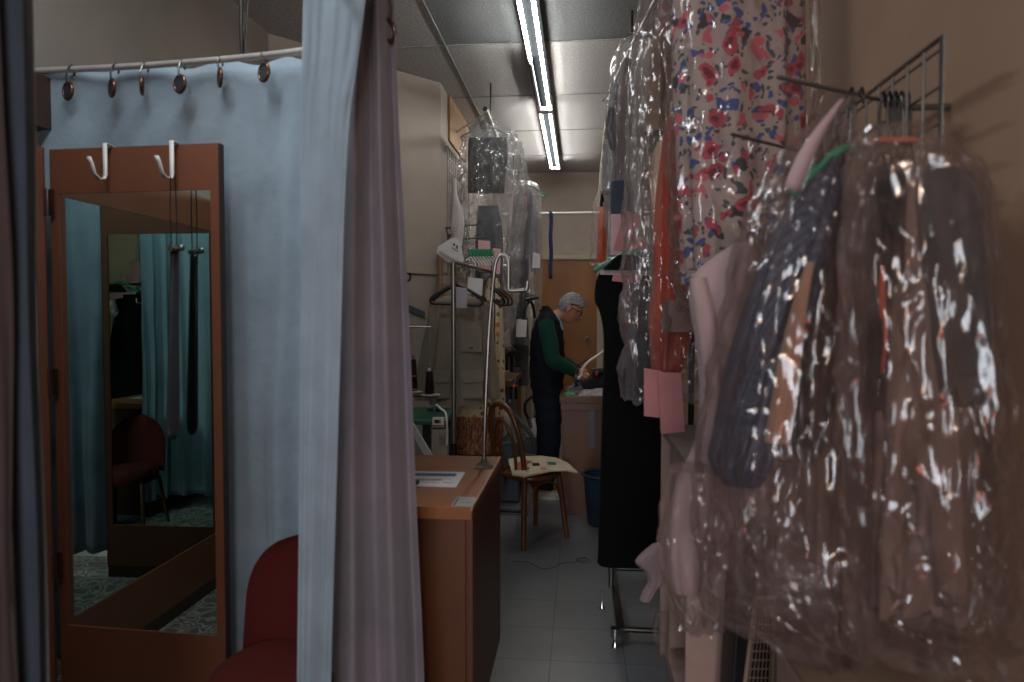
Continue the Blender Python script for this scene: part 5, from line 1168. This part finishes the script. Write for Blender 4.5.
# near bunch
garment('black_jacket', [(168, 874, 900), (185, 866, 906), (240, 862, 902), (320, 864, 898), (408, 872, 896)], 1.44, .12, M['charcoal'], 'black jacket in plastic below the bunch of near hangers', 'jacket', nz=40, kf=5, fold=.14, seed=19, rag=.06, crk=.006)
garment('brown_dress', [(176, 895, 930), (220, 890, 938), (320, 884, 946), (450, 880, 952), (560, 874, 960), (604, 872, 962)], 1.42, .12, M['taupe'], 'long taupe brown dress in plastic, in the middle of the near bunch', 'dress', nz=60, na=80, kf=7, fold=.2, seed=20, rag=.06)
garment('dark_grey_coat', [(168, 928, 958), (190, 922, 974), (260, 926, 984), (330, 936, 986), (400, 948, 976)], 1.36, .12, M['darkjacket'], 'dark grey coat sleeve in plastic, nearest the tan wall', 'coat', nz=40, kf=5, fold=.14, seed=21, rag=.06, crk=.006)
garment('mauve_garment', [(180, 836, 866), (240, 826, 868), (340, 818, 868), (460, 812, 866), (560, 806, 862)], 1.56, .10, M['taupe'], 'mauve brown garment in plastic behind the black satin jacket', 'garment', nz=50, kf=8, seed=22)
garment('orange_scarf', [(262, 881, 885), (300, 879, 886), (340, 882, 887), (372, 881, 884)], 1.40, .015, M['orange'], 'narrow orange scarf end glowing through the plastic of the near bunch', 'scarf', nz=30, na=16, kf=3, fold=.3, rag=.02)
film_bag([(150, 862, 900), (175, 852, 912), (260, 846, 914), (400, 850, 912), (500, 856, 915), (585, 862, 910)], 1.46, .17, M['film_w'], 'inner plastic cover over the black jacket in the near bunch', nz=50, na=70, kf=7, fold=.09, seed=41, rag=.05)
film_bag([(150, 918, 955), (175, 908, 978), (260, 902, 986), (400, 906, 990), (520, 912, 990), (600, 920, 980)], 1.385, .15, M['film_w'], 'inner plastic cover over the dark grey coat beside the tan wall', nz=50, na=70, kf=7, fold=.09, seed=42, rag=.05)
film_bag([(170, 800, 850), (240, 770, 850), (330, 752, 846), (430, 742, 846), (540, 738, 848), (600, 750, 840)], 1.58, .2, M['film_w'], 'inner plastic cover behind the dotted navy dress', nz=50, na=70, kf=7, fold=.1, seed=43, rag=.05)
film_bag([(118, 822, 842), (140, 796, 856), (175, 768, 866), (230, 744, 866), (300, 726, 862), (400, 706, 858), (480, 700, 862), (560, 702, 866), (608, 712, 862), (634, 770, 860), (656, 812, 854)], 1.52, .34, M['film_w'], 'big crinkled plastic cover over the dotted navy dress', nz=100, na=140, kf=9, fold=.085, seed=23, rag=.06, crk=.016)
film_bag([(128, 868, 920), (145, 856, 944), (170, 850, 966), (210, 848, 984), (300, 846, 990), (400, 848, 996), (500, 850, 1004), (590, 856, 1010), (640, 862, 1012), (652, 872, 1008)], 1.335, .24, M['film_w'], 'big crinkled plastic cover over the near bunch beside the tan wall', nz=100, na=140, kf=9, fold=.07, seed=24, rag=.03, crk=.014)
film_bag([(470, 672, 716), (520, 664, 716), (570, 667, 712), (610, 678, 716), (628, 690, 712)], 1.60, .16, M['film_w'], 'loose plastic end around the cuff of the pink blouse', nz=40, na=70, kf=9, fold=.1, seed=25, rag=.04, flat_top=True)

# shelf unit below
SX = .357; SY0 = 2.36; SY1 = 3.12; SH = 1.02
su = thing('shelf_unit', V((SX+.24, (SY0+SY1)/2, 0)), 'beige pink shelf unit under the bagged clothes, open towards the aisle', 'shelf unit')
W_ = XR-SX-.01
MB().box((SX+W_/2, SY0+.012, SH/2), (W_, .024, SH)).build('end_panel', M['beige'], su, smooth=False, bevel=.002)
MB().box((SX+W_/2, SY1-.012, SH/2), (W_, .024, SH)).build('end_panel', M['beige'], su, smooth=False, bevel=.002)
MB().box((SX+W_/2, (SY0+SY1)/2, SH-.012), (W_+.01, SY1-SY0+.02, .024)).build('top_board', plain('grey_top_board', '8f8782', .5), su, smooth=False)
for z in (.10, .40): MB().box((SX+W_/2, (SY0+SY1)/2, z), (W_-.01, SY1-SY0-.05, .02)).build('shelf', M['beige'], su, smooth=False)
MB().box((SX+W_/2, (SY0+SY1)/2, .05), (W_-.03, SY1-SY0-.05, .08)).build('plinth', M['beige'], su, smooth=False)
MB().box((SX+.02, SY0+.28, .70), (.018, .48, .56)).build('door', M['beige'], su, smooth=False)
MB().box((SX+W_-.01, (SY0+SY1)/2, SH/2), (.01, SY1-SY0-.05, SH-.05)).build('back_panel', M['beiged'], su, smooth=False)
MB().box((SX+W_/2, SY0+.55, .26), (W_-.03, .018, .26)).build('divider', M['beige'], su, smooth=False)
# rag hanging over the shelf
o = drape([(545, 652, 668), (555, 640, 668), (563, 636, 668), (572, 645, 667), (582, 648, 662), (592, 643, 655), (600, 640, 650)], 2.75, .06, nz=36, fold=.10, kf=5, seed=31, flat_top=True).build('pink_rag', M['pinkblouse']); tag(o, 'crumpled pale pink cloth spilling from the shelf unit into the aisle', 'cloth')
o = drape([(612, 655, 668), (630, 652, 668), (645, 655, 667), (655, 660, 668)], 2.7, .05, nz=20, fold=.12, kf=5, seed=33).build('plastic_bag', M['film_w']); tag(o, 'small clear bag at the foot of the shelf unit', 'bag')
# tower heater
ht = thing('tower_heater', at(755, 600, 2.0)*1, 'slim tower heater with a wire grille, black side and pale rim, before the shelf unit', 'heater'); ht.location.z = 0
Pt = lambda x, y, d=2.05: at(x, y, d)
def slab(poly, d, th, name, mat, par, **k): return MB().prism([at(x, y, d) for x, y in poly], FH*th).build(name, mat, par, smooth=False, **k)
slab([(741, 535), (777, 535), (772, 760), (728, 760)], 2.06, .12, 'housing', M['black'], ht, bevel=.006)
MB().tube([Pt(756, 598), Pt(738, 740)], .007, 10).build('rim', M['beiged'], ht); MB().tube([Pt(776, 598), Pt(771, 740)], .009, 10).build('rim', M['beiged'], ht); MB().tube([Pt(756, 598), Pt(776, 598)], .007, 10).build('rim', M['beige'], ht)
m = MB()
for i in range(1, 7): s = i/7; m.tube([Pt(756+20*s, 598, 2.047), Pt(738+33*s, 740, 2.047)], .0016, 6)
for i in range(1, 16): s = i/16; m.tube([Pt(756-18*s, 598+142*s, 2.045), Pt(776-5*s, 598+142*s, 2.045)], .0018, 6)
m.build('grille', M['beiged'], ht)
MB().lathe([(.17, 0), (.17, .02), (.03, .05)], V((Pt(757, 700).x, Pt(757, 700).y+.09, 0)), 28).build('base', M['black'], ht)
MB().box(V((Pt(757, 700).x, Pt(757, 700).y+.09, .19)), (.07, .05, .34)).build('neck', M['black'], ht, smooth=False)
MB().ball(Pt(783, 661), (.016, .014, .010)).build('white_knob', M['white'], ht); MB().tube([Pt(772, 663), Pt(782, 661)], .006, 8).build('knob_stem', M['black'], ht)
MB().tube(catmull([Pt(776, 660, 2.1), Pt(790, 650, 2.1), Pt(803, 668, 2.1), Pt(808, 700, 2.1), Pt(812, 760, 2.1)], 20), .005, 8).build('power_cord', M['black'], ht)
# tan cabinet at the wall
a = at(806, 640, 1.78)
cbn = thing('wall_cabinet', V((.68, 1.6, 0)), 'tan laminate cabinet against the right wall below the near plastic covers', 'cabinet')
zc = .70
MB().box((.49, 1.58, zc/2), (.022, .30, zc)).build('side_panel', M['beige'], cbn, smooth=False, bevel=.002)
MB().box(((.502+XR)/2, 1.44, zc/2), (XR-.505, .02, zc-.04)).build('door', M['beiged'], cbn, smooth=False, bevel=.002)
MB().box(((.48+XR)/2-.002, 1.58, zc+.01), (XR-.485, .32, .02)).build('cabinet_top', M['beiged'], cbn, smooth=False)
